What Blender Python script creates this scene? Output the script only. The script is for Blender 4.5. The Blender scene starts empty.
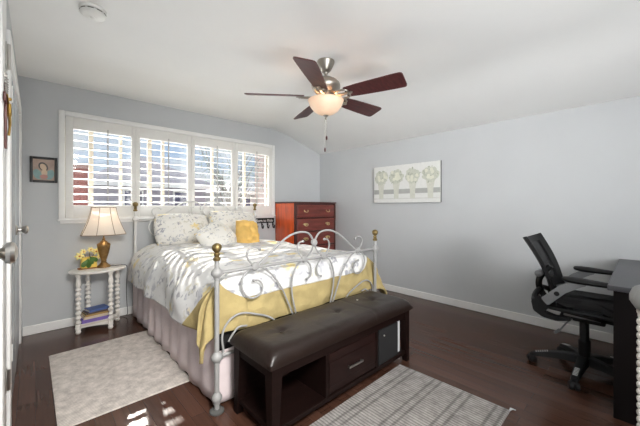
import bpy, bmesh, math, random
from mathutils import Vector, Matrix, noise

scene = bpy.context.scene
COL = scene.collection
PI = math.pi
rad = math.radians

# ------------------------------------------------------------------ camera
cam_d = bpy.data.cameras.new('camera')
cam = bpy.data.objects.new('camera', cam_d)
COL.objects.link(cam)
cam.location = (0, 0, 1.22)
cam.rotation_euler = (PI / 2, 0, -rad(43.26))
cam_d.sensor_width = 36.0
cam_d.lens = 36.0 * 302.16 / 640.0
cam_d.shift_y = -6.12 / 640.0
cam_d.clip_start = 0.02
scene.camera = cam

# ------------------------------------------------------------------ world, sun, exposure
scene.view_settings.view_transform = 'Standard'
scene.view_settings.look = 'None'
scene.view_settings.gamma = 1.0
scene.view_settings.use_curve_mapping = False
scene.view_settings.exposure = 0.74

world = bpy.data.worlds.new('sky')
scene.world = world
world.use_nodes = True
wn = world.node_tree.nodes
wl = world.node_tree.links
bg = wn['Background']
tc = wn.new('ShaderNodeTexCoord')
mp = wn.new('ShaderNodeMapping')
mp.inputs['Scale'].default_value = (1.6, 1.6, 4.0)
nz = wn.new('ShaderNodeTexNoise')
nz.inputs['Scale'].default_value = 2.2
nz.inputs['Detail'].default_value = 5
rp = wn.new('ShaderNodeValToRGB')
rp.color_ramp.elements[0].position = 0.40
rp.color_ramp.elements[0].color = (0.50, 0.70, 1.0, 1)
rp.color_ramp.elements[1].position = 0.62
rp.color_ramp.elements[1].color = (0.92, 0.96, 1.0, 1)
wl.new(tc.outputs['Generated'], mp.inputs['Vector'])
wl.new(mp.outputs['Vector'], nz.inputs['Vector'])
wl.new(nz.outputs['Fac'], rp.inputs['Fac'])
wl.new(rp.outputs['Color'], bg.inputs['Color'])
bg.inputs['Strength'].default_value = 0.48

def lamp(name, kind, loc, energy, color=(1, 1, 1), direction=None, size=None, size_y=None):
    d = bpy.data.lights.new(name, kind)
    d.energy = energy
    d.color = color
    o = bpy.data.objects.new(name, d)
    COL.objects.link(o)
    o.location = loc
    if direction is not None:
        o.rotation_euler = Vector(direction).to_track_quat('-Z', 'Y').to_euler()
    if kind == 'AREA':
        d.shape = 'RECTANGLE'
        d.size = size
        d.size_y = size_y
    return o

sun = lamp('sun', 'SUN', (1, 8, 6), 5.5, (1.0, 0.95, 0.88), (-0.16, -1.0, -0.64))
sun.data.angle = rad(0.5)
left_fill = lamp('left_fill_light', 'AREA', (0.35, -0.6, 2.25), 13, (1.0, 0.98, 0.95), (0.12, 1.0, -0.85), 0.7, 0.4)  # added unseen fill lamp that brightens the left rug and bed side
left_fill.data.spread = rad(75)
rear_fill = lamp('rear_fill_light', 'AREA', (0.6, -2.2, 1.75), 17, (0.98, 0.99, 1.0), (3.0, 4.9, -0.3), 1.8, 1.2)  # added fill lamp behind the camera; the rear wall has no window
rear_fill.data.spread = rad(62)
lamp('ceiling_bounce_light', 'AREA', (0.35, -1.1, 0.5), 44, (0.97, 0.985, 1.0), (-0.1, 0.15, 1.0), 1.1, 1.1)  # added unseen fill lamp aimed up to brighten the room off the ceiling
lamp('low_outdoor_fill_light', 'AREA', (1.4, 6.0, -0.15), 470, (0.93, 0.965, 1.0), (0, -1.0, 0.85), 3.2, 2.0)  # added lamp below the sill line, throws extra light up at the ceiling
lamp('side_outdoor_fill_light', 'AREA', (-2.4, 6.4, 1.3), 300, (0.98, 0.99, 1.0), (1.0, -0.62, 0.03), 2.6, 2.4)  # added out-of-view lamp sending extra light in towards the right wall
lamp('high_outdoor_fill_light', 'AREA', (1.4, 5.3, 3.6), 50, (0.97, 0.99, 1.0), (0, -0.75, -1.0), 3.2, 1.6)  # added out-of-view lamp above the window, boosts the daylight coming in

# ------------------------------------------------------------------ materials
def lin(c):
    return tuple(((v / 255.0) / 12.92 if v <= 10 else (((v / 255.0) + 0.055) / 1.055) ** 2.4) for v in c[:3])

def mat(name, rgb, rough=0.5, metal=0.0, var=0.06, scale=12.0, bump=0.0, bscale=None, spec=None, coat=0.0, emit=None, estr=0.0, stretch=None, detail=4):
    m = bpy.data.materials.new(name)
    m.use_nodes = True
    n, l = m.node_tree.nodes, m.node_tree.links
    p = n['Principled BSDF']
    c = lin(rgb)
    t = n.new('ShaderNodeTexCoord')
    mpn = n.new('ShaderNodeMapping')
    l.new(t.outputs['Object'], mpn.inputs['Vector'])
    if stretch:
        mpn.inputs['Scale'].default_value = stretch
    q = n.new('ShaderNodeTexNoise')
    q.inputs['Scale'].default_value = scale
    q.inputs['Detail'].default_value = detail
    l.new(mpn.outputs['Vector'], q.inputs['Vector'])
    r = n.new('ShaderNodeValToRGB')
    r.color_ramp.elements[0].position = 0.3
    r.color_ramp.elements[1].position = 0.7
    r.color_ramp.elements[0].color = (*[v * (1 - var) for v in c], 1)
    r.color_ramp.elements[1].color = (*[min(1, v * (1 + var)) for v in c], 1)
    l.new(q.outputs['Fac'], r.inputs['Fac'])
    l.new(r.outputs['Color'], p.inputs['Base Color'])
    p.inputs['Roughness'].default_value = rough
    p.inputs['Metallic'].default_value = metal
    if spec is not None:
        p.inputs['Specular IOR Level'].default_value = spec
    p.inputs['Coat Weight'].default_value = coat
    if emit:
        p.inputs['Emission Color'].default_value = (*lin(emit), 1)
        p.inputs['Emission Strength'].default_value = estr
    if bump:
        b = n.new('ShaderNodeBump')
        b.inputs['Strength'].default_value = bump
        b.inputs['Distance'].default_value = 0.01
        q2 = n.new('ShaderNodeTexNoise')
        q2.inputs['Scale'].default_value = bscale or scale
        q2.inputs['Detail'].default_value = 3
        l.new(mpn.outputs['Vector'], q2.inputs['Vector'])
        l.new(q2.outputs['Fac'], b.inputs['Height'])
        l.new(b.outputs['Normal'], p.inputs['Normal'])
    return m

M = {}
M['wall'] = mat('grey_wall_paint', (198, 200, 201), 0.85, var=0.015, scale=3, bump=0.05, bscale=120)
M['ceil'] = mat('white_ceiling_paint', (243, 243, 241), 0.9, var=0.01, scale=3, bump=0.05, bscale=100)
M['trim'] = mat('white_trim_paint', (240, 239, 236), 0.4, var=0.015)
M['shutter'] = mat('white_shutter_paint', (236, 234, 229), 0.4, var=0.01)
M['rod'] = mat('white_rod_backlit_shade', (186, 184, 180), 0.5, var=0.01)  # white rod greyed, its backlit shade is put into the colour
M['doorpaint'] = mat('pale_door_paint', (196, 202, 207), 0.25, var=0.015)
M['steel'] = mat('brushed_nickel', (190, 186, 180), 0.28, 1.0, var=0.04)
M['brass'] = mat('aged_brass', (140, 120, 78), 0.45, 0.8, var=0.2, scale=30)
M['bedwhite'] = mat('white_iron_paint', (222, 221, 218), 0.45, var=0.03)
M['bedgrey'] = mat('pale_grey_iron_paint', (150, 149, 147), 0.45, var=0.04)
M['skirt'] = mat('mauve_grey_cotton', (216, 202, 202), 0.95, var=0.05, scale=8, bump=0.15, bscale=30)
M['lining'] = mat('khaki_yellow_cotton', (168, 150, 102), 0.9, var=0.14, scale=9, bump=0.6, bscale=16)
M['yellow'] = mat('golden_yellow_satin', (224, 182, 100), 0.65, var=0.12, scale=10, bump=0.5, bscale=22)
M['mattress'] = mat('mattress_ticking', (220, 218, 214), 0.9)
M['boxspring'] = mat('black_box_spring_cloth', (22, 21, 22), 0.9)
M['leather'] = mat('dark_brown_leather', (30, 20, 16), 0.37, var=0.12, scale=10, bump=0.12, bscale=40, spec=0.4)
M['espresso'] = mat('espresso_wood', (24, 13, 11), 0.5, spec=0.12, var=0.25, scale=6, stretch=(1, 8, 8))
M['black'] = mat('black_plastic', (14, 14, 15), 0.5, spec=0.35, var=0.05)
M['blackmesh'] = mat('black_mesh_fabric', (20, 20, 22), 0.8, spec=0.2, var=0.25, scale=220)
M['silver'] = mat('silver_plastic', (136, 137, 139), 0.4, 0.35, var=0.04)
M['deskwood'] = mat('black_brown_desk_laminate', (15, 10, 10), 0.5, spec=0.15, var=0.2, scale=6, stretch=(8, 8, 1))
M['desktop'] = mat('grey_desk_top_laminate', (74, 74, 78), 0.4, var=0.04)
M['dresser_side'] = mat('mahogany_with_window_glow', (205, 84, 36), 0.25, var=0.25, scale=5, stretch=(6, 6, 0.8), coat=0.4)  # bright orange is window light on the mahogany, put into the colour
M['dresser_front'] = mat('dark_red_mahogany', (112, 50, 42), 0.35, var=0.3, scale=5, stretch=(0.8, 6, 6), coat=0.2)
M['dresser_dark'] = mat('dark_mahogany_frame', (70, 32, 28), 0.4, var=0.2, scale=6)
M['pull'] = mat('dull_brass_pull', (200, 176, 132), 0.4, 0.8)
M['stand'] = mat('white_nightstand_paint', (238, 233, 225), 0.4, var=0.02)
M['lampgold'] = mat('antique_gold_lamp', (158, 124, 78), 0.35, 0.8, var=0.3, scale=25)
M['blade'] = mat('dark_cherry_blade', (80, 38, 38), 0.4, var=0.3, scale=8, stretch=(1, 8, 8))
M['nickel'] = mat('fan_nickel', (168, 162, 152), 0.38, 1.0, var=0.06)
M['plastic_white'] = mat('white_plastic', (232, 231, 226), 0.45, var=0.01)
M['vent'] = mat('dark_vent_slot', (120, 118, 108), 0.7)
M['frameblack'] = mat('black_picture_frame', (28, 25, 25), 0.35)
M['canvas'] = mat('white_canvas', (228, 228, 224), 0.9, var=0.03, scale=30)
M['canvas_edge'] = mat('grey_canvas_edge', (110, 110, 108), 0.9)
M['plaque'] = mat('black_painted_plaque', (24, 22, 21), 0.6)
M['white_letters'] = mat('white_lettering_paint', (228, 226, 222), 0.7)
M['wood_cross'] = mat('dark_red_cross_wood', (84, 40, 34), 0.4, var=0.2)
M['gold'] = mat('gilded_metal', (196, 158, 84), 0.3, 1.0)
M['glassc'] = mat('clear_grey_coaster', (84, 84, 82), 0.15, var=0.1)
M['box_grey'] = mat('pale_grey_card', (196, 196, 196), 0.8)
M['rubber'] = mat('black_rubber_cord', (35, 32, 30), 0.6)

def set_alpha_mesh(m, a):
    m.node_tree.nodes['Principled BSDF'].inputs['Alpha'].default_value = a
set_alpha_mesh(M['blackmesh'], 0.7)

# glass pane that lets the sun through
g = bpy.data.materials.new('window_glass')
g.use_nodes = True
gn, gl = g.node_tree.nodes, g.node_tree.links
gn.remove(gn['Principled BSDF'])
tr = gn.new('ShaderNodeBsdfTransparent')
tr.inputs['Color'].default_value = (0.97, 0.98, 0.98, 1)
gg = gn.new('ShaderNodeBsdfGlossy')
gg.inputs['Roughness'].default_value = 0.02
fr = gn.new('ShaderNodeFresnel')
mx = gn.new('ShaderNodeMixShader')
gl.new(fr.outputs['Fac'], mx.inputs['Fac'])
gl.new(tr.outputs['BSDF'], mx.inputs[1])
gl.new(gg.outputs['BSDF'], mx.inputs[2])
gl.new(mx.outputs['Shader'], gn['Material Output'].inputs['Surface'])
M['glass'] = g

# floor: narrow dark boards along Y
f = bpy.data.materials.new('dark_wood_floor')
f.use_nodes = True
n, l = f.node_tree.nodes, f.node_tree.links
p = n['Principled BSDF']
t = n.new('ShaderNodeTexCoord')
m1 = n.new('ShaderNodeMapping')
m1.inputs['Rotation'].default_value = (0, 0, PI / 2)
l.new(t.outputs['Object'], m1.inputs['Vector'])
br = n.new('ShaderNodeTexBrick')
br.inputs['Scale'].default_value = 1.0
br.inputs['Brick Width'].default_value = 1.3
br.inputs['Row Height'].default_value = 0.082
br.inputs['Mortar Size'].default_value = 0.0012
br.inputs['Mortar Smooth'].default_value = 0.2
br.inputs['Color1'].default_value = (*lin((68, 45, 35)), 1)
br.inputs['Color2'].default_value = (*lin((82, 56, 45)), 1)
br.inputs['Mortar'].default_value = (*lin((48, 31, 26)), 1)
br.offset = 0.37
l.new(m1.outputs['Vector'], br.inputs['Vector'])
m2 = n.new('ShaderNodeMapping')
m2.inputs['Scale'].default_value = (16, 0.6, 1)
l.new(t.outputs['Object'], m2.inputs['Vector'])
q = n.new('ShaderNodeTexNoise')
q.inputs['Scale'].default_value = 3.5
q.inputs['Detail'].default_value = 6
l.new(m2.outputs['Vector'], q.inputs['Vector'])
r = n.new('ShaderNodeValToRGB')
r.color_ramp.elements[0].position = 0.3
r.color_ramp.elements[0].color = (0.85, 0.84, 0.84, 1)
r.color_ramp.elements[1].position = 0.7
r.color_ramp.elements[1].color = (1.15, 1.12, 1.1, 1)
l.new(q.outputs['Fac'], r.inputs['Fac'])
mm = n.new('ShaderNodeMix')
mm.data_type = 'RGBA'
mm.blend_type = 'MULTIPLY'
mm.inputs[0].default_value = 1.0
l.new(br.outputs['Color'], mm.inputs[6])
l.new(r.outputs['Color'], mm.inputs[7])
l.new(mm.outputs[2], p.inputs['Base Color'])
p.inputs['Specular IOR Level'].default_value = 0.3
rr = n.new('ShaderNodeMapRange')
rr.inputs['To Min'].default_value = 0.14
rr.inputs['To Max'].default_value = 0.26
l.new(q.outputs['Fac'], rr.inputs['Value'])
l.new(rr.outputs['Result'], p.inputs['Roughness'])
b = n.new('ShaderNodeBump')
b.inputs['Strength'].default_value = 0.12
b.inputs['Distance'].default_value = 0.004
l.new(q.outputs['Fac'], b.inputs['Height'])
l.new(b.outputs['Normal'], p.inputs['Normal'])
M['floor'] = f

# floral fabric: white ground with sparse yellow and grey sprigs
def floral(name, coord, sc, base=(222, 221, 219)):
    m = bpy.data.materials.new(name)
    m.use_nodes = True
    n, l = m.node_tree.nodes, m.node_tree.links
    p = n['Principled BSDF']
    p.inputs['Roughness'].default_value = 0.9
    t = n.new('ShaderNodeTexCoord')
    src = t.outputs[coord]
    wob = n.new('ShaderNodeTexNoise')
    wob.inputs['Scale'].default_value = sc * 3.0
    wob.inputs['Detail'].default_value = 3
    l.new(src, wob.inputs['Vector'])
    add = n.new('ShaderNodeMix')
    add.data_type = 'RGBA'
    add.blend_type = 'LINEAR_LIGHT'
    add.inputs[0].default_value = 0.10
    l.new(src, add.inputs[6])
    l.new(wob.outputs['Color'], add.inputs[7])
    col = None
    prev = (*lin(base), 1)
    prev_out = None
    for k, (mult, th, rgb, keep) in enumerate(((1.0, 0.36, (232, 212, 150), 0.55), (1.35, 0.42, (188, 188, 192), 0.38), (2.2, 0.36, (206, 202, 188), 0.4), (1.9, 0.34, (158, 158, 164), 0.5))):
        mpk = n.new('ShaderNodeMapping')
        mpk.inputs['Location'].default_value = (3.1 * k, 1.7 * k, 0.9 * k)
        mpk.inputs['Rotation'].default_value = (0, 0, 0.7 * k)
        mpk.inputs['Scale'].default_value = (1.0, 1.0 + 0.9 * (k % 2), 1.0)
        l.new(add.outputs[2], mpk.inputs['Vector'])
        v = n.new('ShaderNodeTexVoronoi')
        v.inputs['Scale'].default_value = sc * mult
        l.new(mpk.outputs['Vector'], v.inputs['Vector'])
        near = n.new('ShaderNodeMapRange')
        near.inputs['From Min'].default_value = th
        near.inputs['From Max'].default_value = th * 0.6
        l.new(v.outputs['Distance'], near.inputs['Value'])
        sep = n.new('ShaderNodeSeparateColor')
        l.new(v.outputs['Color'], sep.inputs['Color'])
        gt = n.new('ShaderNodeMath')
        gt.operation = 'GREATER_THAN'
        gt.inputs[1].default_value = keep
        l.new(sep.outputs[0], gt.inputs[0])
        mul = n.new('ShaderNodeMath')
        mul.operation = 'MULTIPLY'
        l.new(near.outputs['Result'], mul.inputs[0])
        l.new(gt.outputs['Value'], mul.inputs[1])
        mu2 = n.new('ShaderNodeMath')
        mu2.operation = 'MULTIPLY'
        mu2.inputs[1].default_value = 0.95
        l.new(mul.outputs['Value'], mu2.inputs[0])
        mixn = n.new('ShaderNodeMix')
        mixn.data_type = 'RGBA'
        l.new(mu2.outputs['Value'], mixn.inputs[0])
        if prev_out is None:
            mixn.inputs[6].default_value = prev
        else:
            l.new(prev_out, mixn.inputs[6])
        mixn.inputs[7].default_value = (*lin(rgb), 1)
        prev_out = mixn.outputs[2]
    l.new(prev_out, p.inputs['Base Color'])
    b = n.new('ShaderNodeBump')
    b.inputs['Strength'].default_value = 0.35
    b.inputs['Distance'].default_value = 0.012
    q = n.new('ShaderNodeTexNoise')
    q.inputs['Scale'].default_value = sc * 2.2
    l.new(src, q.inputs['Vector'])
    l.new(q.outputs['Fac'], b.inputs['Height'])
    l.new(b.outputs['Normal'], p.inputs['Normal'])
    return m
M['duvet'] = floral('white_floral_duvet_cotton', 'UV', 4.6)
M['sham'] = floral('white_floral_sham_cotton', 'Object', 6.5, (230, 227, 220))

# rugs
def rug_mat(name, light, dark, mode):
    m = bpy.data.materials.new(name)
    m.use_nodes = True
    n, l = m.node_tree.nodes, m.node_tree.links
    p = n['Principled BSDF']
    p.inputs['Roughness'].default_value = 1.0
    p.inputs['Specular IOR Level'].default_value = 0.1
    t = n.new('ShaderNodeTexCoord')
    q = n.new('ShaderNodeTexNoise')
    q.inputs['Scale'].default_value = 16
    q.inputs['Detail'].default_value = 8
    q.inputs['Roughness'].default_value = 0.75
    l.new(t.outputs['Object'], q.inputs['Vector'])
    w = n.new('ShaderNodeTexWave')
    w.bands_direction = 'Y' if mode == 'bed' else 'X'
    w.inputs['Scale'].default_value = 20 if mode == 'bed' else 15.0
    w.inputs['Distortion'].default_value = 1.2 if mode == 'bed' else 0.6
    w.inputs['Detail'].default_value = 3
    w.inputs['Detail Scale'].default_value = 3
    l.new(t.outputs['Object'], w.inputs['Vector'])
    r = n.new('ShaderNodeValToRGB')
    r.color_ramp.elements[0].position = 0.32
    r.color_ramp.elements[1].position = 0.62
    r.color_ramp.elements[0].color = (*lin(dark), 1)
    r.color_ramp.elements[1].color = (*lin(light), 1)
    l.new(q.outputs['Fac'], r.inputs['Fac'])
    mx = n.new('ShaderNodeMix')
    mx.data_type = 'RGBA'
    mx.blend_type = 'MULTIPLY'
    mx.inputs[0].default_value = 1.0
    r2 = n.new('ShaderNodeValToRGB')
    r2.color_ramp.elements[0].color = (0.6, 0.6, 0.6, 1) if mode != 'bed' else (0.74, 0.74, 0.74, 1)
    r2.color_ramp.elements[1].color = (1.05, 1.05, 1.05, 1)
    r2.color_ramp.elements[1].position = 0.6
    l.new(w.outputs['Fac'], r2.inputs['Fac'])
    l.new(r.outputs['Color'], mx.inputs[6])
    l.new(r2.outputs['Color'], mx.inputs[7])
    out = mx.outputs[2]
    if mode == 'stripe':
        # pairs of darker bands across the weave
        sx = n.new('ShaderNodeSeparateXYZ')
        l.new(t.outputs['Object'], sx.inputs['Vector'])
        md = n.new('ShaderNodeMath')
        md.operation = 'PINGPONG'
        md.inputs[1].default_value = 0.0975
        ad = n.new('ShaderNodeMath')
        ad.inputs[1].default_value = 5.0
        l.new(sx.outputs['Y'], ad.inputs[0])
        l.new(ad.outputs['Value'], md.inputs[0])
        r3 = n.new('ShaderNodeValToRGB')
        e = r3.color_ramp.elements
        e[0].position = 0.0
        e[0].color = (1, 1, 1, 1)
        e[1].position = 1.0
        e[1].color = (1, 1, 1, 1)
        for pos, v in ((0.014, 1.0), (0.018, 0.62), (0.030, 0.62), (0.034, 1.0)):
            el = e.new(pos)
            el.color = (v, v, v, 1)
        l.new(md.outputs['Value'], r3.inputs['Fac'])
        mx3 = n.new('ShaderNodeMix')
        mx3.data_type = 'RGBA'
        mx3.blend_type = 'MULTIPLY'
        mx3.inputs[0].default_value = 1.0
        l.new(out, mx3.inputs[6])
        l.new(r3.outputs['Color'], mx3.inputs[7])
        out = mx3.outputs[2]
    l.new(out, p.inputs['Base Color'])
    b = n.new('ShaderNodeBump')
    b.inputs['Strength'].default_value = 0.5
    b.inputs['Distance'].default_value = 0.006
    l.new(w.outputs['Fac'], b.inputs['Height'])
    l.new(b.outputs['Normal'], p.inputs['Normal'])
    return m
M['rug_bed'] = rug_mat('beige_woven_rug', (224, 215, 207), (176, 168, 161), 'bed')
M['rug_stripe'] = rug_mat('grey_ribbed_rug', (172, 167, 163), (134, 129, 126), 'stripe')

def shade_mat(name, rgb, strength_mix=0.5):
    m = bpy.data.materials.new(name)
    m.use_nodes = True
    n, l = m.node_tree.nodes, m.node_tree.links
    p = n['Principled BSDF']
    p.inputs['Base Color'].default_value = (*lin(rgb), 1)
    p.inputs['Roughness'].default_value = 0.9
    q = n.new('ShaderNodeTexNoise')
    q.inputs['Scale'].default_value = 200
    b = n.new('ShaderNodeBump')
    b.inputs['Strength'].default_value = 0.1
    l.new(q.outputs['Fac'], b.inputs['Height'])
    l.new(b.outputs['Normal'], p.inputs['Normal'])
    tl = n.new('ShaderNodeBsdfTranslucent')
    tl.inputs['Color'].default_value = (*lin(rgb), 1)
    ms = n.new('ShaderNodeMixShader')
    ms.inputs['Fac'].default_value = strength_mix
    l.new(p.outputs['BSDF'], ms.inputs[1])
    l.new(tl.outputs['BSDF'], ms.inputs[2])
    l.new(ms.outputs['Shader'], n['Material Output'].inputs['Surface'])
    return m
M['shade'] = shade_mat('ivory_lamp_fabric', (246, 238, 228), 0.45)
M['bowl'] = mat('alabaster_glass', (236, 206, 180), 0.35, var=0.08, scale=14, emit=(255, 206, 156), estr=0.14)

# ------------------------------------------------------------------ geometry helpers
def BM():
    return bmesh.new()

def box(bm, x0, x1, y0, y1, z0, z1, bev=0.0, mi=0, mtx=None, seg=2):
    r = bmesh.ops.create_cube(bm, size=1.0)
    vs = r['verts']
    c = Vector(((x0 + x1) / 2, (y0 + y1) / 2, (z0 + z1) / 2))
    s = Vector((abs(x1 - x0), abs(y1 - y0), abs(z1 - z0)))
    for v in vs:
        v.co = Vector((v.co.x * s.x, v.co.y * s.y, v.co.z * s.z)) + c
    fs = {f for v in vs for f in v.link_faces}
    for f_ in fs:
        f_.material_index = mi
    if bev > 0:
        es = list({e for v in vs for e in v.link_edges})
        rb = bmesh.ops.bevel(bm, geom=es, offset=min(bev, min(s) * 0.45), segments=seg, affect='EDGES', profile=0.5)
        vs = list({v for f_ in rb['faces'] for v in f_.verts} | {v for v in vs if v.is_valid})
        for f_ in rb['faces']:
            f_.material_index = mi
    if mtx is not None:
        for v in vs:
            v.co = mtx @ v.co
    return vs

def tube(bm, pts, r, seg=8, closed=False, cap=True, mi=0):
    pts = [Vector(p_) for p_ in pts]
    nP = len(pts)
    rs = r if isinstance(r, (list, tuple)) else [r] * nP
    rings = []
    prev_n = None
    for i in range(nP):
        if closed:
            d = pts[(i + 1) % nP] - pts[i - 1]
        else:
            d = pts[min(i + 1, nP - 1)] - pts[max(i - 1, 0)]
        d.normalize()
        if prev_n is None:
            a = Vector((0, 0, 1)) if abs(d.z) < 0.9 else Vector((1, 0, 0))
            nn = d.cross(a).normalized()
        else:
            nn = (prev_n - d * prev_n.dot(d))
            nn = nn.normalized() if nn.length > 1e-6 else d.orthogonal().normalized()
        prev_n = nn
        bb = d.cross(nn)
        rings.append([bm.verts.new(pts[i] + (nn * math.cos(2 * PI * k / seg) + bb * math.sin(2 * PI * k / seg)) * rs[i]) for k in range(seg)])
    lim = nP if closed else nP - 1
    for i in range(lim):
        A, B = rings[i], rings[(i + 1) % nP]
        for k in range(seg):
            f_ = bm.faces.new((A[k], A[(k + 1) % seg], B[(k + 1) % seg], B[k]))
            f_.material_index = mi
    if cap and not closed:
        bm.faces.new(list(reversed(rings[0]))).material_index = mi
        bm.faces.new(rings[-1]).material_index = mi

def lathe(bm, prof, cx=0, cy=0, seg=24, sx=1.0, sy=1.0, mi=0, mtx=None, cap=True):
    """prof: list of (radius, z) from bottom to top"""
    rings = []
    for (r_, z) in prof:
        ring = []
        for k in range(seg):
            a = 2 * PI * k / seg
            co = Vector((cx + r_ * sx * math.cos(a), cy + r_ * sy * math.sin(a), z))
            if mtx is not None:
                co = mtx @ co
            ring.append(bm.verts.new(co))
        rings.append(ring)
    for i in range(len(rings) - 1):
        A, B = rings[i], rings[i + 1]
        for k in range(seg):
            bm.faces.new((A[k], A[(k + 1) % seg], B[(k + 1) % seg], B[k])).material_index = mi
    if cap:
        bm.faces.new(list(reversed(rings[0]))).material_index = mi
        bm.faces.new(rings[-1]).material_index = mi

def ball(bm, c, r, seg=12, sx=1, sy=1, sz=1, mi=0, mtx=None):
    n_ = max(6, seg // 2 + 2)
    prof = [(max(1e-4, r * math.sin(PI * i / n_)), -r * math.cos(PI * i / n_)) for i in range(n_ + 1)]
    M4 = Matrix.Translation(Vector(c)) @ Matrix.Diagonal((sx, sy, sz, 1))
    if mtx is not None:
        M4 = mtx @ M4
    lathe(bm, prof, seg=seg, mi=mi, mtx=M4)

def prism(bm, pts2, z0, z1, mi=0, axis='z', mtx=None):
    """extrude 2-D outline; axis gives the extrude direction. axis x: (y,z), y: (x,z), z: (x,y)"""
    def P(u, v, w):
        co = Vector((w, u, v)) if axis == 'x' else Vector((u, w, v)) if axis == 'y' else Vector((u, v, w))
        return mtx @ co if mtx is not None else co
    A = [bm.verts.new(P(u, v, z0)) for u, v in pts2]
    B = [bm.verts.new(P(u, v, z1)) for u, v in pts2]
    n_ = len(A)
    fs = [bm.faces.new(list(reversed(A))), bm.faces.new(B)]
    for k in range(n_):
        fs.append(bm.faces.new((A[k], A[(k + 1) % n_], B[(k + 1) % n_], B[k])))
    for f_ in fs:
        f_.material_index = mi
    return A + B

def smooth_curve(pts, sub=5):
    pts = [Vector(p_) for p_ in pts]
    out = []
    for i in range(len(pts) - 1):
        p0 = pts[max(i - 1, 0)]
        p1, p2 = pts[i], pts[i + 1]
        p3 = pts[min(i + 2, len(pts) - 1)]
        for k in range(sub):
            t_ = k / sub
            out.append(0.5 * ((2 * p1) + (p2 - p0) * t_ + (2 * p0 - 5 * p1 + 4 * p2 - p3) * t_ ** 2 + (3 * p1 - p0 - 3 * p2 + p3) * t_ ** 3))
    out.append(pts[-1])
    return out

def obj(name, bm, mats, parent=None, smooth=True, angle=38, recalc=True):
    if recalc:
        bmesh.ops.recalc_face_normals(bm, faces=bm.faces[:])
    if smooth:
        for f_ in bm.faces:
            f_.smooth = True
        lim = rad(angle)
        for e in bm.edges:
            if len(e.link_faces) == 2:
                e.smooth = e.calc_face_angle(0) < lim
    me = bpy.data.meshes.new(name)
    bm.to_mesh(me)
    bm.free()
    for m_ in (mats if isinstance(mats, (list, tuple)) else [mats]):
        me.materials.append(m_)
    o = bpy.data.objects.new(name, me)
    COL.objects.link(o)
    if parent is not None:
        o.parent = parent
    return o

def tag(o, label, cat, group=None, kind=None):
    o['label'] = label
    o['category'] = cat
    if group:
        o['group'] = group
    if kind:
        o['kind'] = kind
    return o

def thing(name, label, cat, loc=(0, 0, 0), rotz=0.0, group=None):
    o = bpy.data.objects.new(name, None)
    o.empty_display_size = 0.1
    COL.objects.link(o)
    o.location = loc
    o.rotation_euler = (0, 0, rotz)
    return tag(o, label, cat, group)

def struct(name, bm, m, parent=None, smooth=False):
    o = obj(name, bm, m, parent, smooth=smooth)
    if parent is None:
        o['kind'] = 'structure'
    return o

# ------------------------------------------------------------------ room shell
L, R, D, B0 = -0.12, 3.758, 3.996, -2.60
HC = 2.451
WX0, WX1, WZ0, WZ1 = 0.215, 2.705, 1.105, 2.14

bm = BM(); box(bm, L - 0.2, R + 0.2, B0 - 0.2, D + 0.2, -0.12, 0.0)
struct('floor', bm, M['floor'])

# ceiling: flat, then a soft bend down to the right wall
ceil = [(L - 0.2, HC), (2.62, HC)]
for k in range(1, 9):
    t_ = k / 9
    # quadratic bend between (2.62,HC), (2.86,HC), (3.10, slope)
    a0, a1, a2 = (2.62, HC), (2.86, HC), (3.10, HC - (3.10 - 2.86) * 0.312)
    ceil.append(tuple((1 - t_) ** 2 * a0[i] + 2 * t_ * (1 - t_) * a1[i] + t_ ** 2 * a2[i] for i in (0, 1)))
ceil += [(3.10, HC - 0.24 * 0.312), (R + 0.2, HC - (R + 0.2 - 2.86) * 0.312)]
bm = BM()
prism(bm, ceil + [(R + 0.2, 2.75), (L - 0.2, 2.75)], B0 - 0.2, D + 0.2, axis='y')
o = obj('ceiling', bm, M['ceil'], smooth=True, angle=30); o['kind'] = 'structure'

bm = BM()
box(bm, L - 0.2, WX0, D, D + 0.16, 0, 2.5)
box(bm, WX1, R + 0.2, D, D + 0.16, 0, 2.46)
box(bm, WX0, WX1, D, D + 0.16, 0, WZ0)
box(bm, WX0, WX1, D, D + 0.16, WZ1, 2.5)
struct('wall_back', bm, M['wall'])
bm = BM(); box(bm, R, R + 0.16, B0 - 0.2, D + 0.16, 0, 2.3)
struct('wall_right', bm, M['wall'])
bm = BM(); box(bm, L - 0.16, L, B0 - 0.2, D + 0.16, 0, 2.5)
struct('wall_left', bm, M['wall'])
bm = BM(); box(bm, L - 0.2, R + 0.2, B0 - 0.16, B0, 0, 2.5)
struct('wall_rear', bm, M['wall'])

def baseboard(name, x0, x1, y0, y1):
    bm = BM(); box(bm, x0, x1, y0, y1, 0, 0.088, 0.006)
    struct(name, bm, M['trim'])
baseboard('baseboard_back', L + 0.03, R, D - 0.014, D)
baseboard('baseboard_right', R - 0.014, R, B0, D - 0.014)

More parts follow.
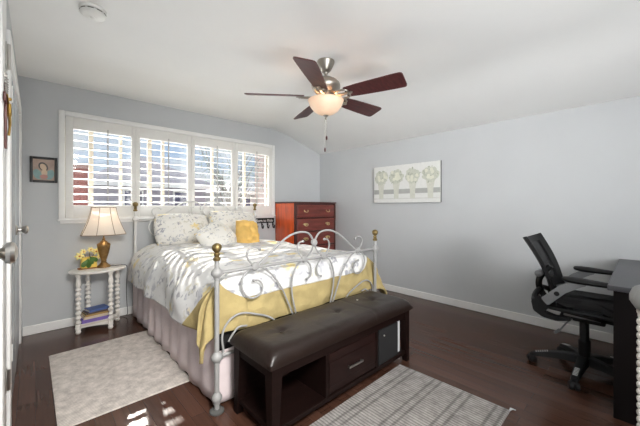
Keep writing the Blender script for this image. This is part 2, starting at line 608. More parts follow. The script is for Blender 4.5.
# ------------------------------------------------------------------ window
win = bpy.data.objects.new('window_1', None)
COL.objects.link(win)
win['kind'] = 'structure'
win.location = (1.46, D, 1.1)
def rel(bm, o):
    bmesh.ops.translate(bm, verts=bm.verts[:], vec=-o.location)
    return bm
bm = BM()
CW = 0.05
box(bm, WX0 - CW, WX0, D - 0.028, D, WZ0 - 0.02, WZ1 + CW, 0.006)
box(bm, WX1, WX1 + CW, D - 0.028, D, WZ0 - 0.02, WZ1 + CW, 0.006)
box(bm, WX0, WX1, D - 0.028, D, WZ1, WZ1 + CW, 0.006)
box(bm, WX0, WX1, D - 0.024, D, WZ0 - 0.02, WZ0 + 0.004, 0.003)
obj('casing', rel(bm, win), M['trim'], win)
bm = BM()
box(bm, WX0 - CW - 0.008, WX1 + CW + 0.008, D - 0.04, D, WZ0 - 0.028, WZ0 - 0.012, 0.004)
box(bm, WX0 - CW + 0.012, WX1 + CW - 0.012, D - 0.02, D, WZ0 - 0.055, WZ0 - 0.028, 0.004)
obj('sill', rel(bm, win), M['trim'], win)
bm = BM()
yy0, yy1 = D + 0.105, D + 0.14
box(bm, WX0, WX0 + 0.03, yy0, yy1, WZ0, WZ1); box(bm, WX1 - 0.03, WX1, yy0, yy1, WZ0, WZ1)
box(bm, WX0, WX1, yy0, yy1, WZ1 - 0.03, WZ1); box(bm, WX0, WX1, yy0, yy1, WZ0, WZ0 + 0.03)
for x, w in ((0.44, 0.04), (0.714, 0.028), (1.012, 0.045), (1.162, 0.032), (1.80, 0.03), (2.30, 0.03)):
    box(bm, x - w / 2, x + w / 2, yy0, yy1, WZ0 + 0.03, WZ1 - 0.03)
obj('window_frame', rel(bm, win), mat('beige_window_frame', (206, 196, 180), 0.5), win, smooth=False)
bm = BM(); box(bm, WX0 + 0.03, WX1 - 0.03, D + 0.12, D + 0.124, WZ0 + 0.03, WZ1 - 0.03)
obj('glass_pane', rel(bm, win), M['glass'], win, smooth=False)

edges = [0.218, 0.8375, 1.461, 2.0715, 2.702]
inner = [(0.280, 0.795), (0.880, 1.417), (1.505, 2.025), (2.118, 2.645)]
shut_lab = ['white louvered shutter panel above the lamp, nearest the small framed picture',
            'white louvered shutter panel second from the left, above the left floral sham',
            'white louvered shutter panel third from the left, above the gap between the shams',
            'white louvered shutter panel at the right end of the window near the dresser']
for k in range(4):
    x0, x1 = edges[k] + 0.0015, edges[k + 1] - 0.0015
    i0, i1 = inner[k]
    zi0, zi1 = 1.235, 2.018
    t = thing('shutter_panel', shut_lab[k], 'shutter', ((x0 + x1) / 2, D - 0.01, WZ0 + 0.006), 0, 'plantation shutter panels')
    y0, y1 = D - 0.027, D + 0.012
    bm = BM()
    box(bm, x0, i0, y0, y1, WZ0 + 0.006, WZ1 - 0.003, 0.003)
    box(bm, i1, x1, y0, y1, WZ0 + 0.006, WZ1 - 0.003, 0.003)
    box(bm, i0, i1, y0 + 0.001, y1, zi1, WZ1 - 0.003, 0.002)
    box(bm, i0, i1, y0 + 0.001, y1, WZ0 + 0.006, zi0, 0.002)
    obj('frame', rel(bm, t), M['shutter'], t)
    bm = BM()
    nl = 10
    pitch = (zi1 - zi0) / nl
    for j in range(nl):
        zc = zi0 + pitch * (j + 0.5)
        prof = []
        for s in range(12):
            a = 2 * PI * s / 12
            prof.append((D - 0.008 + 0.043 * math.cos(a), zc + 0.0045 * math.sin(a) + 0.12 * 0.043 * math.cos(a)))
        prism(bm, prof, i0 + 0.001, i1 - 0.001, axis='x')
    obj('louvers', rel(bm, t), M['shutter'], t, angle=60)
    bm = BM()
    xm = (i0 + i1) / 2 + 0.03
    box(bm, xm - 0.006, xm + 0.006, D - 0.062, D - 0.051, zi0 + 0.015, zi1 + 0.03, 0.003)
    obj('tilt_rod', rel(bm, t), M['rod'], t)

# ------------------------------------------------------------------ doors on the left wall
def knob(bm, y, z, x0):
    T = Matrix.Translation((x0, y, z)) @ Matrix.Rotation(PI / 2, 4, 'Y') @ Matrix.Diagonal((1.15, 1.15, 1.0, 1.0))
    lathe(bm, [(0.032, 0), (0.033, 0.004), (0.028, 0.009), (0.013, 0.012), (0.011, 0.03), (0.016, 0.036), (0.026, 0.044), (0.0285, 0.054), (0.025, 0.063), (0.012, 0.068), (0.001, 0.069)], seg=20, mtx=T)

def hinge(bm, y, z, x0, h=0.09):
    box(bm, x0, x0 + 0.003, y - 0.03, y + 0.03, z - h / 2, z + h / 2, 0.001)
    tube(bm, [(x0 + 0.008, y, z - h / 2), (x0 + 0.008, y, z + h / 2)], 0.006)

def door(name, y0, y1, kn=None, hinges=(), hy=None, hm='trim'):
    z1 = 2.03
    x0 = L + 0.004
    bm = BM()
    box(bm, L, x0, y0, y1, 0.012, z1, 0.001)
    box(bm, x0, x0 + 0.009, y0 + 0.002, y1 - 0.002, 0.012, z1 - 0.002, 0.002)
    o = struct(name, bm, M['doorpaint'], smooth=True)
    if kn is not None:
        bm = BM(); knob(bm, kn[0], kn[1], x0 + 0.009)
        obj('knob', bm, M['steel'], o)
    for z in hinges:
        bm = BM(); hinge(bm, hy, z, x0 + 0.012)
        obj('hinge', bm, M[hm], o)
    return o
door('door_1', 3.08, 3.78, (3.17, 1.05), (0.36, 1.83), 3.79)
door('door_2', 2.34, 3.076, None, (0.43, 1.83), 2.335)
door('door_3', 0.75, 1.72, (1.27, 1.085), (), None)

def casing(name, y0, y1, w=0.10, far_w=0.13, zt=2.045):
    bm = BM()
    x1 = L + 0.026
    box(bm, L, x1, y0 - w, y0, 0, zt + 0.09, 0.006)
    box(bm, L, x1, y1, y1 + far_w, 0, zt + 0.09, 0.006)
    box(bm, L, x1, y0, y1, zt, zt + 0.09, 0.006)
    return struct(name, bm, M['trim'], smooth=True)
casing('trim_1', 2.33, 3.785, 0.10, 0.15)
t3 = casing('trim_2', 0.74, 1.73, 0.10, 0.20)
bm = BM(); hinge(bm, 1.88, 0.47, L + 0.027); hinge(bm, 1.88, 1.87, L + 0.027, 0.11)
obj('hinge', bm, M['steel'], t3)

# ------------------------------------------------------------------ outside
bm = BM(); box(bm, -25, 60, D + 0.3, 70, -0.5, -0.3)
struct('ground', bm, mat('pale_outdoor_paving', (214, 210, 202), 0.9))  # made paler to bounce extra light up through the window
def house(name, label, x0, x1, y0, y1, zw, zr, wall_rgb, roof_rgb, wins=()):
    t = thing(name, label, 'house', ((x0 + x1) / 2, (y0 + y1) / 2, -0.3))
    bm = BM(); box(bm, x0, x1, y0, y1, -0.3, zw)
    obj('wall', rel(bm, t), mat(name + '_stucco', wall_rgb, 0.9, var=0.05, scale=2), t, smooth=False)
    bm = BM()
    e = 0.4
    my = (y0 + y1) / 2
    hx = min((x1 - x0) / 2 - 0.2, (y1 - y0) / 2)
    vs = [bm.verts.new(c) for c in ((x0 - e, y0 - e, zw), (x1 + e, y0 - e, zw), (x1 + e, y1 + e, zw), (x0 - e, y1 + e, zw), (x0 + hx, my, zr), (x1 - hx, my, zr))]
    for idx in ((0, 1, 5, 4), (1, 2, 5), (2, 3, 4, 5), (3, 0, 4), (3, 2, 1, 0)):
        bm.faces.new([vs[i] for i in idx])
    obj('roof', rel(bm, t), mat(name + '_shingles', roof_rgb, 0.9, var=0.15, scale=6), t, smooth=False)
    bm = BM()
    box(bm, x0 - e - 0.03, x1 + e + 0.03, y0 - e - 0.05, y0 - e, zw - 0.16, zw + 0.02)
    obj('fascia', rel(bm, t), M['trim'], t, smooth=False)
    for (a, b_, c, d) in wins:
        bm = BM(); box(bm, a, b_, y0 - 0.05, y0 + 0.02, c, d)
        wf = obj('window', rel(bm, t), M['trim'], t, smooth=False)
        bm = BM(); box(bm, a + 0.07, b_ - 0.07, y0 - 0.07, y0 - 0.04, c + 0.07, d - 0.07)
        obj('pane', rel(bm, t), mat('dusk_pane', (96, 92, 116), 0.2), wf, smooth=False)
    return t
house('neighbour_house', 'grey roofed house outside the left two shutter panels', 1.5, 5.6, 13.5, 18.5, 2.15, 3.55, (172, 168, 178), (150, 146, 156), ((2.4, 3.1, 1.1, 1.9), (4.2, 5.0, 1.1, 1.9)))
house('neighbour_house', 'pale house with dark windows outside the third shutter panel', 7.3, 10.4, 14, 18, 2.0, 2.9, (206, 204, 206), (188, 186, 192), ((7.6, 8.2, 1.2, 1.8), (8.5, 9.1, 1.2, 1.8), (9.4, 10.0, 1.2, 1.8)))
t = thing('shed', 'red brown board shed seen low through the leftmost shutter panel', 'shed', (-0.4, 8.8, -0.3))
bm = BM(); box(bm, -1.8, 0.80, 8.0, 9.6, -0.3, 2.02)
obj('wall', rel(bm, t), mat('red_brown_boards', (104, 60, 54), 0.85, var=0.15, scale=4, stretch=(8, 8, 1)), t, smooth=False)
bm = BM(); box(bm, -1.9, 0.86, 7.9, 9.7, 2.02, 2.10)
obj('roof', rel(bm, t), mat('dark_shed_roof', (110, 84, 80), 0.9), t, smooth=False)
t = thing('pink_wall_house', 'pinkish stucco house seen at the right edge of the rightmost shutter panel', 'house', (7.9, 10.4, -0.3))
bm = BM(); box(bm, 6.45, 9.5, 10, 10.7, -0.3, 3.6)
obj('wall', rel(bm, t), mat('pinkish_stucco', (226, 200, 190), 0.9), t, smooth=False)
bm = BM(); box(bm, 6.4, 9.7, 9.9, 10.8, 3.6, 3.75)
obj('roof', rel(bm, t), mat('grey_flat_roof', (150, 146, 150), 0.9), t, smooth=False)
bm = BM(); tube(bm, [(6.62, 9.9, -0.3), (6.62, 9.9, 3.5)], 0.06)
obj('downpipe', rel(bm, t), mat('red_downpipe', (150, 70, 66), 0.6), t)

# bare grey-leaved tree for the right panes
rnd = random.Random(3)
t = thing('tree', 'thin grey green tree outside the rightmost shutter panel', 'tree', (4.3, 8.6, -0.3))
bm = BM()
tips = []
tube(bm, [(0, 0, 0), (0.03, 0, 1.2), (0.0, 0.02, 2.0)], [0.10, 0.08, 0.06])
for k in range(14):
    a = rnd.uniform(0, 2 * PI); le = rnd.uniform(0.9, 1.7); z0 = rnd.uniform(1.1, 2.0)
    p1 = Vector((math.cos(a) * le * 0.4, math.sin(a) * le * 0.4, z0 + le * 0.5))
    p2 = Vector((math.cos(a + 0.3) * le * 0.7, math.sin(a + 0.3) * le * 0.7, z0 + le))
    tube(bm, [(0, 0, z0), p1, p2], [0.03, 0.018, 0.006], 5)
    tips += [p1, p2, (p1 + p2) / 2]
obj('trunk', bm, mat('grey_bark', (120, 112, 106), 0.9), t)
bm = BM()
for p_ in tips:
    for j in range(26):
        c = p_ + Vector((rnd.gauss(0, 0.2), rnd.gauss(0, 0.2), rnd.gauss(0, 0.2)))
        u = Vector((rnd.uniform(-1, 1), rnd.uniform(-1, 1), rnd.uniform(-1, 1))).normalized() * 0.05
        w = u.orthogonal().normalized() * 0.022
        bm.faces.new([bm.verts.new(c - u), bm.verts.new(c + w), bm.verts.new(c + u), bm.verts.new(c - w)])
o = obj('foliage', bm, mat('grey_green_leaf', (150, 160, 150), 0.8), t, smooth=False, recalc=False)

# ------------------------------------------------------------------ bed
XL, XR, YF, YH = 0.785, 2.343, 1.729, 3.885
XC = (XL + XR) / 2
bed = thing('iron_bed', 'white painted iron bed with scrolled footboard and brass ball finials', 'bed', (XC, (YF + YH) / 2, 0))
def post(y, ztop, name, m):
    for x in ((XL, XR) if y < 2 else (XL + 0.03, XR)):
        bm = BM()
        tube(bm, [(x, y, 0.02), (x, y, ztop - 0.05)], 0.0145, 14)
        obj(name, rel(bm, bed), m, bed)
        yield x
def casting(bm, x, y, z, r=0.034):
    T = Matrix.Translation((x, y, z))
    lathe(bm, [(0.015, -0.04), (0.019, -0.036), (0.019, -0.028), (r * 0.75, -0.020), (r, -0.008), (r, 0.008), (r * 0.75, 0.020), (0.019, 0.027), (0.015, 0.034)], seg=12, mtx=T)
def finial(bm, x, y, z):
    T = Matrix.Translation((x, y, z))
    lathe(bm, [(0.018, -0.075), (0.021, -0.07), (0.021, -0.058), (0.013, -0.05), (0.017, -0.04), (0.017, -0.032), (0.012, -0.027), (0.020, -0.018), (0.027, -0.005), (0.0285, 0.005), (0.025, 0.018), (0.014, 0.027), (0.001, 0.030)], seg=18, mtx=T)

CURVES = dict(
    upper_curl=[(1.041, .833), (1.003, .869), (.985, .904), (.993, .939), (1.025, .957), (1.057, .954), (1.079, .939)],
    lower_scroll=[(1.041, .833), (.976, .799), (.949, .753), (.953, .697), (.984, .648), (1.025, .629), (1.074, .637), (1.1, .669), (1.097, .707), (1.069, .736), (1.033, .742)],
    long_scroll=[(1.044, .83), (1.105, .812), (1.176, .757), (1.254, .657), (1.309, .546), (1.375, .40), (1.40, .33)],
    inner_leg=[(1.463, .83), (1.395, .792), (1.351, .696), (1.351, .583), (1.38, .463), (1.41, .33)],
    inner_curl=[(1.463, .83), (1.516, .787), (1.536, .737), (1.522, .691), (1.492, .675)],
    heart_curl=[(1.463, .83), (1.409, .882), (1.4, .928), (1.418, .957), (1.453, .963)],
    heart_side=[(1.463, .83), (1.516, .859), (1.548, .904), (1.562, .943)],
    crest=[(1.044, .834), (1.089, .854), (1.201, .937), (1.309, 1.005), (1.409, 1.033), (1.5, 1.022), (1.546, .978), (1.562, .943)],
    corner_arc=[(.795, .325), (.826, .345), (.817, .43), (.835, .49), (.88, .535), (.95, .548), (1.042, .522), (1.177, .458), (1.28, .33)],
    corner_curl=[(.86, .395), (.887, .434), (.929, .467), (.985, .46)])
def end_board(y, dz, m, rail_z, low_z):
    b_ = BM(); tube(b_, [(XL, y, rail_z), (XR, y, rail_z)], 0.0105, 10)
    obj('top_rail', rel(b_, bed), m, bed)
    b_ = BM(); tube(b_, [(XL, y, low_z), (XR, y, low_z)], 0.0105, 10)
    obj('lower_rail', rel(b_, bed), m, bed)
    for x in ((XL, XR) if y < 2 else (XL + 0.03, XR)):
        for cz_, cr_ in ((rail_z, 0.034), (low_z, 0.034), (0.085, 0.03)):
            b_ = BM(); casting(b_, x, y, cz_, cr_)
            obj('joint_casting', rel(b_, bed), m, bed)
        b_ = BM(); finial(b_, x, y, (0.975 if dz < 0.1 else 0.99) + dz)
        o_ = obj('finial', rel(b_, bed), M['brass'], bed)
        o_['label'] = 'brass ball finial'
    for nm, pts in CURVES.items():
        for mir in (False, True):
            if nm.startswith('corner') and dz > 0.1:
                pass
            pp = [(x if not mir else 2 * XC - x, y, z + (dz if not nm.startswith('corner') else dz * 0.6)) for x, z in pts]
            if nm in ('long_scroll', 'inner_leg') and dz > 0.1:
                pp = pp[:-1] + [(pp[-1][0], y, low_z)]
            b_ = BM(); tube(b_, smooth_curve(pp, 6), 0.0065 if nm != 'crest' else 0.008, 8)
            if nm in ('upper_curl', 'heart_curl', 'lower_scroll', 'inner_curl'):
                ball(b_, pp[-1], 0.011, 10)
            obj(nm, rel(b_, bed), m, bed)
    for hx in (1.044, 1.465, 2 * XC - 1.465, 2 * XC - 1.044, XC):
        b_ = BM()
        hz = (0.832 if hx != XC else 0.945) + dz
        Tm = Matrix.Translation((hx, y, hz)) @ Matrix.Rotation(PI / 2, 4, 'X')
        lathe(b_, [(0.014, -0.018), (0.024, -0.014), (0.029, -0.004), (0.029, 0.004), (0.024, 0.014), (0.014, 0.018)], seg=10, mtx=Tm)
        obj('scroll_rosette', rel(b_, bed), m, bed)
list(post(YF, 0.97, 'foot_post', M['bedgrey']))
end_board(YF, 0.0, M['bedgrey'], 0.826, 0.325)
list(post(YH, 1.235, 'head_post', M['bedwhite']))
end_board(YH, 0.255, M['bedwhite'], 1.083, 0.40)
for x in (XL + 0.035, XR - 0.035):
    bm = BM(); box(bm, x - 0.014, x + 0.014, YF + 0.075, YH, 0.26, 0.30)
    obj('side_rail', rel(bm, bed), M['boxspring'], bed, smooth=False)
for (x, y) in ((XL, YF), (XR, YF)):
    bm = BM()
    lathe(bm, [(0.040, 0.0), (0.043, 0.004), (0.042, 0.013), (0.034, 0.017), (0.030, 0.02)], x, y, 20)
    bx = obj('castor_cup', bm, M['glassc'])
    lab = 'grey round castor cup under the bed foot post beside the left rug' if x == XL else 'grey round castor cup under the bed foot post nearest the right wall'
    tag(bx, lab, 'castor cup', 'castor cups under the bed feet')

# box spring and mattress
bm = BM(); box(bm, XL + 0.06, XR - 0.06, YF + 0.085, YH - 0.03, 0.302, 0.50, 0.03)
tag(obj('box_spring', bm, M['boxspring']), 'black cloth covered box spring under the mattress and duvet', 'box spring')
bm = BM(); box(bm, XL + 0.09, XR - 0.09, YF + 0.105, YH - 0.03, 0.50, 0.732, 0.085, seg=4)
tag(obj('mattress', bm, M['mattress']), 'thick mattress under the floral duvet', 'mattress')

# bed skirt: one pleated sheet round the left side, the foot and the right side
bm = BM()
path = []
xs0, xs1, ys0, ys1 = XL + 0.012, XR - 0.012, YF + 0.035, YH - 0.02
for k in range(150):
    path.append((xs0, ys1 - (ys1 - ys0) * k / 149, (-1, 0)))
for k in range(1, 110):
    path.append((xs0 + (xs1 - xs0) * k / 109, ys0, (0, -1)))
for k in range(1, 150):
    path.append((xs1, ys0 + (ys1 - ys0) * k / 149, (1, 0)))
rows = []
nv = 8
for j in range(nv + 1):
    v = j / nv
    row = []
    for i, (x, y, nn) in enumerate(path):
        ztop = 0.34 if nn[1] < -0.5 else 0.50
        z = ztop - (ztop - 0.025) * v
        am = 0.003 + 0.012 * v
        off = am * (0.6 * math.sin(i * 0.42) + 0.8 * noise.noise(Vector((i * 0.09, v * 1.2, 3.3)))) + 0.010 * v * (1 if nn[0] else 0)
        row.append(bm.verts.new((x + nn[0] * off, y + nn[1] * off * 0.35, z + 0.006 * math.sin(i * 0.23) * v)))
    rows.append(row)
for j in range(nv):
    for i in range(len(path) - 1):
        bm.faces.new((rows[j][i], rows[j][i + 1], rows[j + 1][i + 1], rows[j + 1][i]))
sk = obj('bed_skirt', bm, M['skirt'], angle=80, recalc=False)
md = sk.modifiers.new('thickness', 'SOLIDIFY'); md.thickness = 0.004
tag(sk, 'pleated mauve grey bed skirt hanging to the floor round the bed', 'bed skirt')

# duvet: top sheet with rounded shoulders, drops as a cone at the corners
TOPZ = 0.788
dx0, dx1, dy0, dy1 = XL + 0.215, XR - 0.18, YF + 0.125, YH - 0.06
SIDE, FOOT = 0.515, 0.40
RR = 0.075
def drape(s, t_, lift=0.0):
    """s along X (metres from dx0, may overflow), t_ along -Y from the head (may overflow past the foot)"""
    W, LEN = dx1 - dx0, dy1 - dy0
    a = -s if s < 0 else (s - W if s > W else 0.0)
    sx = -1 if s < 0 else 1
    bq = t_ - LEN if t_ > LEN else 0.0
    bx = dx0 + min(max(s, 0), W)
    by = dy1 - min(max(t_, 0), LEN)
    d = math.hypot(a, bq)
    ux, uy = (a / d * sx, -bq / d) if d > 1e-6 else (0.0, 0.0)
    corner = 0.0
    if a > 1e-6 and bq > 1e-6:
        ph = math.atan2(bq, a) / (PI / 2)
        corner = math.sin(PI * ph)
        ph = ph ** 1.7 * PI / 2
        ux, uy = math.cos(ph) * sx, -math.sin(ph)
    RX, RY = 0.26, 0.085
    RR = RX * ux * ux + RY * uy * uy
    arc = RR * PI / 2
    if d <= arc:
        th = d / RR if d > 1e-6 else 0.0
        ox, oy, dz = RX * math.sin(th), RY * math.sin(th), RR * (1 - math.cos(th))
    else:
        ex = (d - arc) * (0.06 + (0.20 if sx < 0 else 0.42) * corner)
        ox, oy, dz = RX + ex, RY + ex, RR + (d - arc) * (1 - 0.05 * corner)
    # puff and folds
    top_w = max(0.0, 1 - d / 0.2)
    pf = 0.022 * noise.noise(Vector((s * 2.3, t_ * 2.3, 1.0))) + 0.012 * noise.noise(Vector((s * 6.0, t_ * 5.0, 7.0)))
    # diagonal creases over the left shoulder
    pf += 0.006 * math.sin((s * 1.2 + t_ * 1.0) * 17 + 2.5 * noise.noise(Vector((s * 2, t_ * 2, 4)))) * (0.4 + 0.6 * noise.noise(Vector((s, t_, 9))))
    crown = 0.024 * (1 - ((s - W / 2) / (W / 2 + 0.2)) ** 2)
    hang = max(0.0, min(1.0, (d - 0.1) / 0.25))
    along = s
    fo_foot = (0.012 * math.sin(along * 13 + 1.5 * noise.noise(Vector((along * 2, 0, 5)))) + 0.018 * noise.noise(Vector((along * 10, bq * 14, 3)))) * hang
    fo_side = (0.020 * math.sin(t_ * 9.0 + 2.5 * noise.noise(Vector((0, t_ * 1.5, 2))))) * hang
    if sx > 0 and a > 0:
        fo_side += 0.11 * hang
    wf = abs(uy)
    fo = fo_foot * wf + fo_side * (1 - wf)
    ang_fold = 0.0
    if a > 0 and bq > 0:
        ang_fold = 0.022 * math.sin(math.atan2(bq, a) * 9) * hang
    x = bx + ux * (ox + fo + ang_fold + pf * (1 - top_w))
    y = by + uy * (oy + fo + ang_fold + pf * 0.15 * (1 - top_w))
    z = TOPZ - dz + (pf + crown) * top_w + lift
    y = max(y, YF + 0.022) if XL - 0.03 < x < XR + 0.03 else y
    return Vector((x, y, z))

W_, LEN_ = dx1 - dx0, dy1 - dy0
NS, NT = 230, 190
def duvet_split(s):
    """the t at which white turns to the yellow underside at the foot"""
    a = max(0.0, -s, s - W_)
    return LEN_ + 0.21 - 0.95 * a
def surf(name, t_from, t_to, m, nt, off=0.0, parent=None):
    bm = BM()
    uvl = bm.loops.layers.uv.new('UVMap')
    grid, uvs = [], {}
    for j in range(nt + 1):
        row = []
        for i in range(NS + 1):
            s = -SIDE + (W_ + SIDE * 2) * i / NS
            ta, tb = t_from(s), t_to(s)
            t_ = ta + (tb - ta) * j / nt
            co = drape(s, t_)
            if off:
                co.z -= off * 0.2
            v = bm.verts.new(co)
            uvs[v] = (s, t_)
            row.append(v)
        grid.append(row)
    for j in range(nt):
        for i in range(NS):
            f_ = bm.faces.new((grid[j][i], grid[j + 1][i], grid[j + 1][i + 1], grid[j][i + 1]))
            for lp in f_.loops:
                lp[uvl].uv = uvs[lp.vert]
    o_ = obj(name, bm, m, parent, angle=85, recalc=False)
    md_ = o_.modifiers.new('thickness', 'SOLIDIFY')
    md_.thickness = 0.022
    md_.offset = -1
    return o_
duvet = surf('duvet', lambda s: 0.0, duvet_split, M['duvet'], NT)
tag(duvet, 'white duvet with yellow and grey floral print spread over the bed', 'duvet')
ln = surf('lining_fold', lambda s: duvet_split(s) - 0.004, lambda s: LEN_ + FOOT, M['lining'], 50, 0.004, duvet)
ln['label'] = 'khaki yellow underside showing along the foot end'

# pillows
def pillow(name, label, w, h, th, loc, rot, m, group=None, cat='pillow', crumple=0.0, seed=0, pinch=0.22, flange=0.0):
    bm = BM()
    N = 26
    sides = []
    for sgn in (1, -1):
        g_ = []
        for j in range(N + 1):
            row = []
            for i in range(N + 1):
                u, v = -1 + 2 * i / N, -1 + 2 * j / N
                edge = (1 - abs(u) ** 2.2) * (1 - abs(v) ** 2.2)
                t_ = th / 2 * max(edge, 0) ** 0.55
                x = w / 2 * u * (1 - pinch * (1 - abs(u)) * 0 - pinch * (v * v) * 0.35 * abs(u))
                y = h / 2 * v * (1 - pinch * (u * u) * 0.35 * abs(v))
                nn = noise.noise(Vector((u * 2.1 + seed, v * 2.1, sgn * 2.0 + seed)))
                t_ *= 1 + 0.18 * nn
                cr = crumple * (noise.noise(Vector((u * 4 + seed, v * 4 + sgn, 0.3))) + 0.6 * math.sin(v * 9 + 4 * noise.noise(Vector((u * 2, v * 2, seed)))))
                if 0 < i < N and 0 < j < N:
                    row.append(bm.verts.new((x, y, sgn * (t_ + cr))))
                else:
                    row.append(None if sgn < 0 else bm.verts.new((x, y, 0)))
            g_.append(row)
        sides.append(g_)
    for j in range(N + 1):
        for i in range(N + 1):
            if sides[1][j][i] is None:
                sides[1][j][i] = sides[0][j][i]
    for k, g_ in enumerate(sides):
        for j in range(N):
            for i in range(N):
                q_ = (g_[j][i], g_[j][i + 1], g_[j + 1][i + 1], g_[j + 1][i])
                bm.faces.new(q_ if k == 0 else tuple(reversed(q_)))
    o_ = obj(name, bm, m, angle=80, recalc=False)
    o_.location = loc
    o_.rotation_euler = rot
    tag(o_, label, cat, group)
    return o_
# local x = width, local y = height, local z = thickness
p1 = pillow('pillow_sham', 'long white floral pillow sham leaning on the headboard nearest the lamp', 0.64, 0.39, 0.24, (1.27, 3.70, 0.955), (rad(70), rad(2), rad(2)), M['sham'], 'floral pillow shams', seed=1.3, crumple=0.004)
p2 = pillow('pillow_sham', 'white floral pillow sham leaning on the headboard behind the yellow cushion', 0.68, 0.42, 0.25, (1.92, 3.70, 0.965), (rad(68), rad(4), rad(-3)), M['sham'], 'floral pillow shams', seed=4.1, crumple=0.004)
p3 = pillow('throw_pillow', 'small white floral square pillow tipped on one corner in front of the shams', 0.41, 0.39, 0.20, (1.46, 3.19, 0.875), (rad(50), rad(0), rad(6)), M['sham'], None, seed=6.7, crumple=0.004)
p3.rotation_euler = (Matrix.Rotation(rad(6), 3, 'Z') @ Matrix.Rotation(rad(52), 3, 'X') @ Matrix.Rotation(rad(28), 3, 'Z')).to_euler()
p4 = pillow('throw_cushion', 'crinkled golden yellow cushion standing against the right floral sham', 0.28, 0.40, 0.16, (1.80, 3.14, 0.885), (0, 0, 0), M['yellow'], None, 'cushion', 0.016, 2.2)
p4.rotation_euler = (Matrix.Rotation(rad(-4), 3, 'Z') @ Matrix.Rotation(rad(60), 3, 'X') @ Matrix.Rotation(rad(-8), 3, 'Z')).to_euler()

# ------------------------------------------------------------------ bench
BX0, BX1, BY0, BY1 = 0.862, 2.17, 1.268, 1.665
bench = thing('storage_bench', 'espresso wood storage bench with dark leather cushion at the foot of the bed', 'bench', ((BX0 + BX1) / 2, (BY0 + BY1) / 2, 0))
W = 0.055
for (x, y, dx, dy) in ((BX0, BY0, 1, 1), (BX1, BY0, -1, 1), (BX0, BY1, 1, -1), (BX1, BY1, -1, -1)):
    bm = BM()
    zt = 0.405
    A = [(x, y), (x + dx * W * 1.25, y), (x + dx * W * 1.25, y + dy * W * 1.25), (x, y + dy * W * 1.25)]
    Bq = [(x, y), (x + dx * W * 0.7, y), (x + dx * W * 0.7, y + dy * W * 0.7), (x, y + dy * W * 0.7)]
    va = [bm.verts.new((*c, zt)) for c in A]
    vb = [bm.verts.new((*c, 0.0)) for c in Bq]
    bm.faces.new(va); bm.faces.new(list(reversed(vb)))
    for k in range(4):
        bm.faces.new((vb[k], vb[(k + 1) % 4], va[(k + 1) % 4], va[k]))
    obj('leg', rel(bm, bench), M['espresso'], bench, smooth=False)
bm = BM()
box(bm, BX0 + 0.004, BX1 - 0.004, BY0 + 0.004, BY0 + 0.03, 0.345, 0.405, 0.003)
box(bm, BX0 + 0.004, BX1 - 0.004, BY1 - 0.03, BY1 - 0.004, 0.345, 0.405, 0.003)
box(bm, BX0 + 0.004, BX0 + 0.03, BY0 + 0.03, BY1 - 0.03, 0.345, 0.405, 0.003)
box(bm, BX1 - 0.03, BX1 - 0.004, BY0 + 0.03, BY1 - 0.03, 0.345, 0.405, 0.003)
box(bm, BX0 + 0.02, BX1 - 0.02, BY0 + 0.02, BY1 - 0.02, 0.375, 0.400)
obj('apron', rel(bm, bench), M['espresso'], bench, smooth=False)
bm = BM()
box(bm, BX0 + 0.012, BX1 - 0.012, BY0 + 0.008, BY1 - 0.008, 0.058, 0.085, 0.003)
obj('lower_shelf', rel(bm, bench), M['espresso'], bench, smooth=False)
bm = BM()
box(bm, BX0 + 0.06, BX1 - 0.06, BY1 - 0.03, BY1 - 0.016, 0.085, 0.375)
obj('back_panel', rel(bm, bench), M['espresso'], bench, smooth=False)
DX0, DX1 = 1.285, 1.735
for x in (DX0 - 0.02, DX1 + 0.02):
    bm = BM(); box(bm, x - 0.012, x + 0.012, BY0 + 0.012, BY1 - 0.03, 0.085, 0.375)
    obj('divider', rel(bm, bench), M['espresso'], bench, smooth=False)
dr_m = mat('espresso_drawer_front', (30, 16, 14), 0.4, spec=0.2, var=0.25, scale=5, stretch=(1, 6, 6))
bm = BM()
box(bm, DX0 - 0.004, DX1 + 0.004, BY0 + 0.012, BY0 + 0.03, 0.095, 0.338, 0.003)
box(bm, DX0 + 0.01, DX1 - 0.01, BY0 + 0.03, BY1 - 0.05, 0.10, 0.30)
# shallow routed groove line dividing the front
box(bm, DX0 - 0.003, DX1 + 0.003, BY0 + 0.009, BY0 + 0.013, 0.135, 0.285, 0.002)
dr = obj('drawer', rel(bm, bench), dr_m, bench, smooth=False)
bm = BM()
box(bm, 1.44, 1.58, BY0 - 0.012, BY0 - 0.002, 0.198, 0.212, 0.003)
for x in (1.45, 1.57):
    box(bm, x - 0.005, x + 0.005, BY0 - 0.006, BY0 + 0.012, 0.2, 0.21)
o = obj('handle', rel(bm, bench), M['steel'], dr); o['label'] = 'brushed metal bar handle'
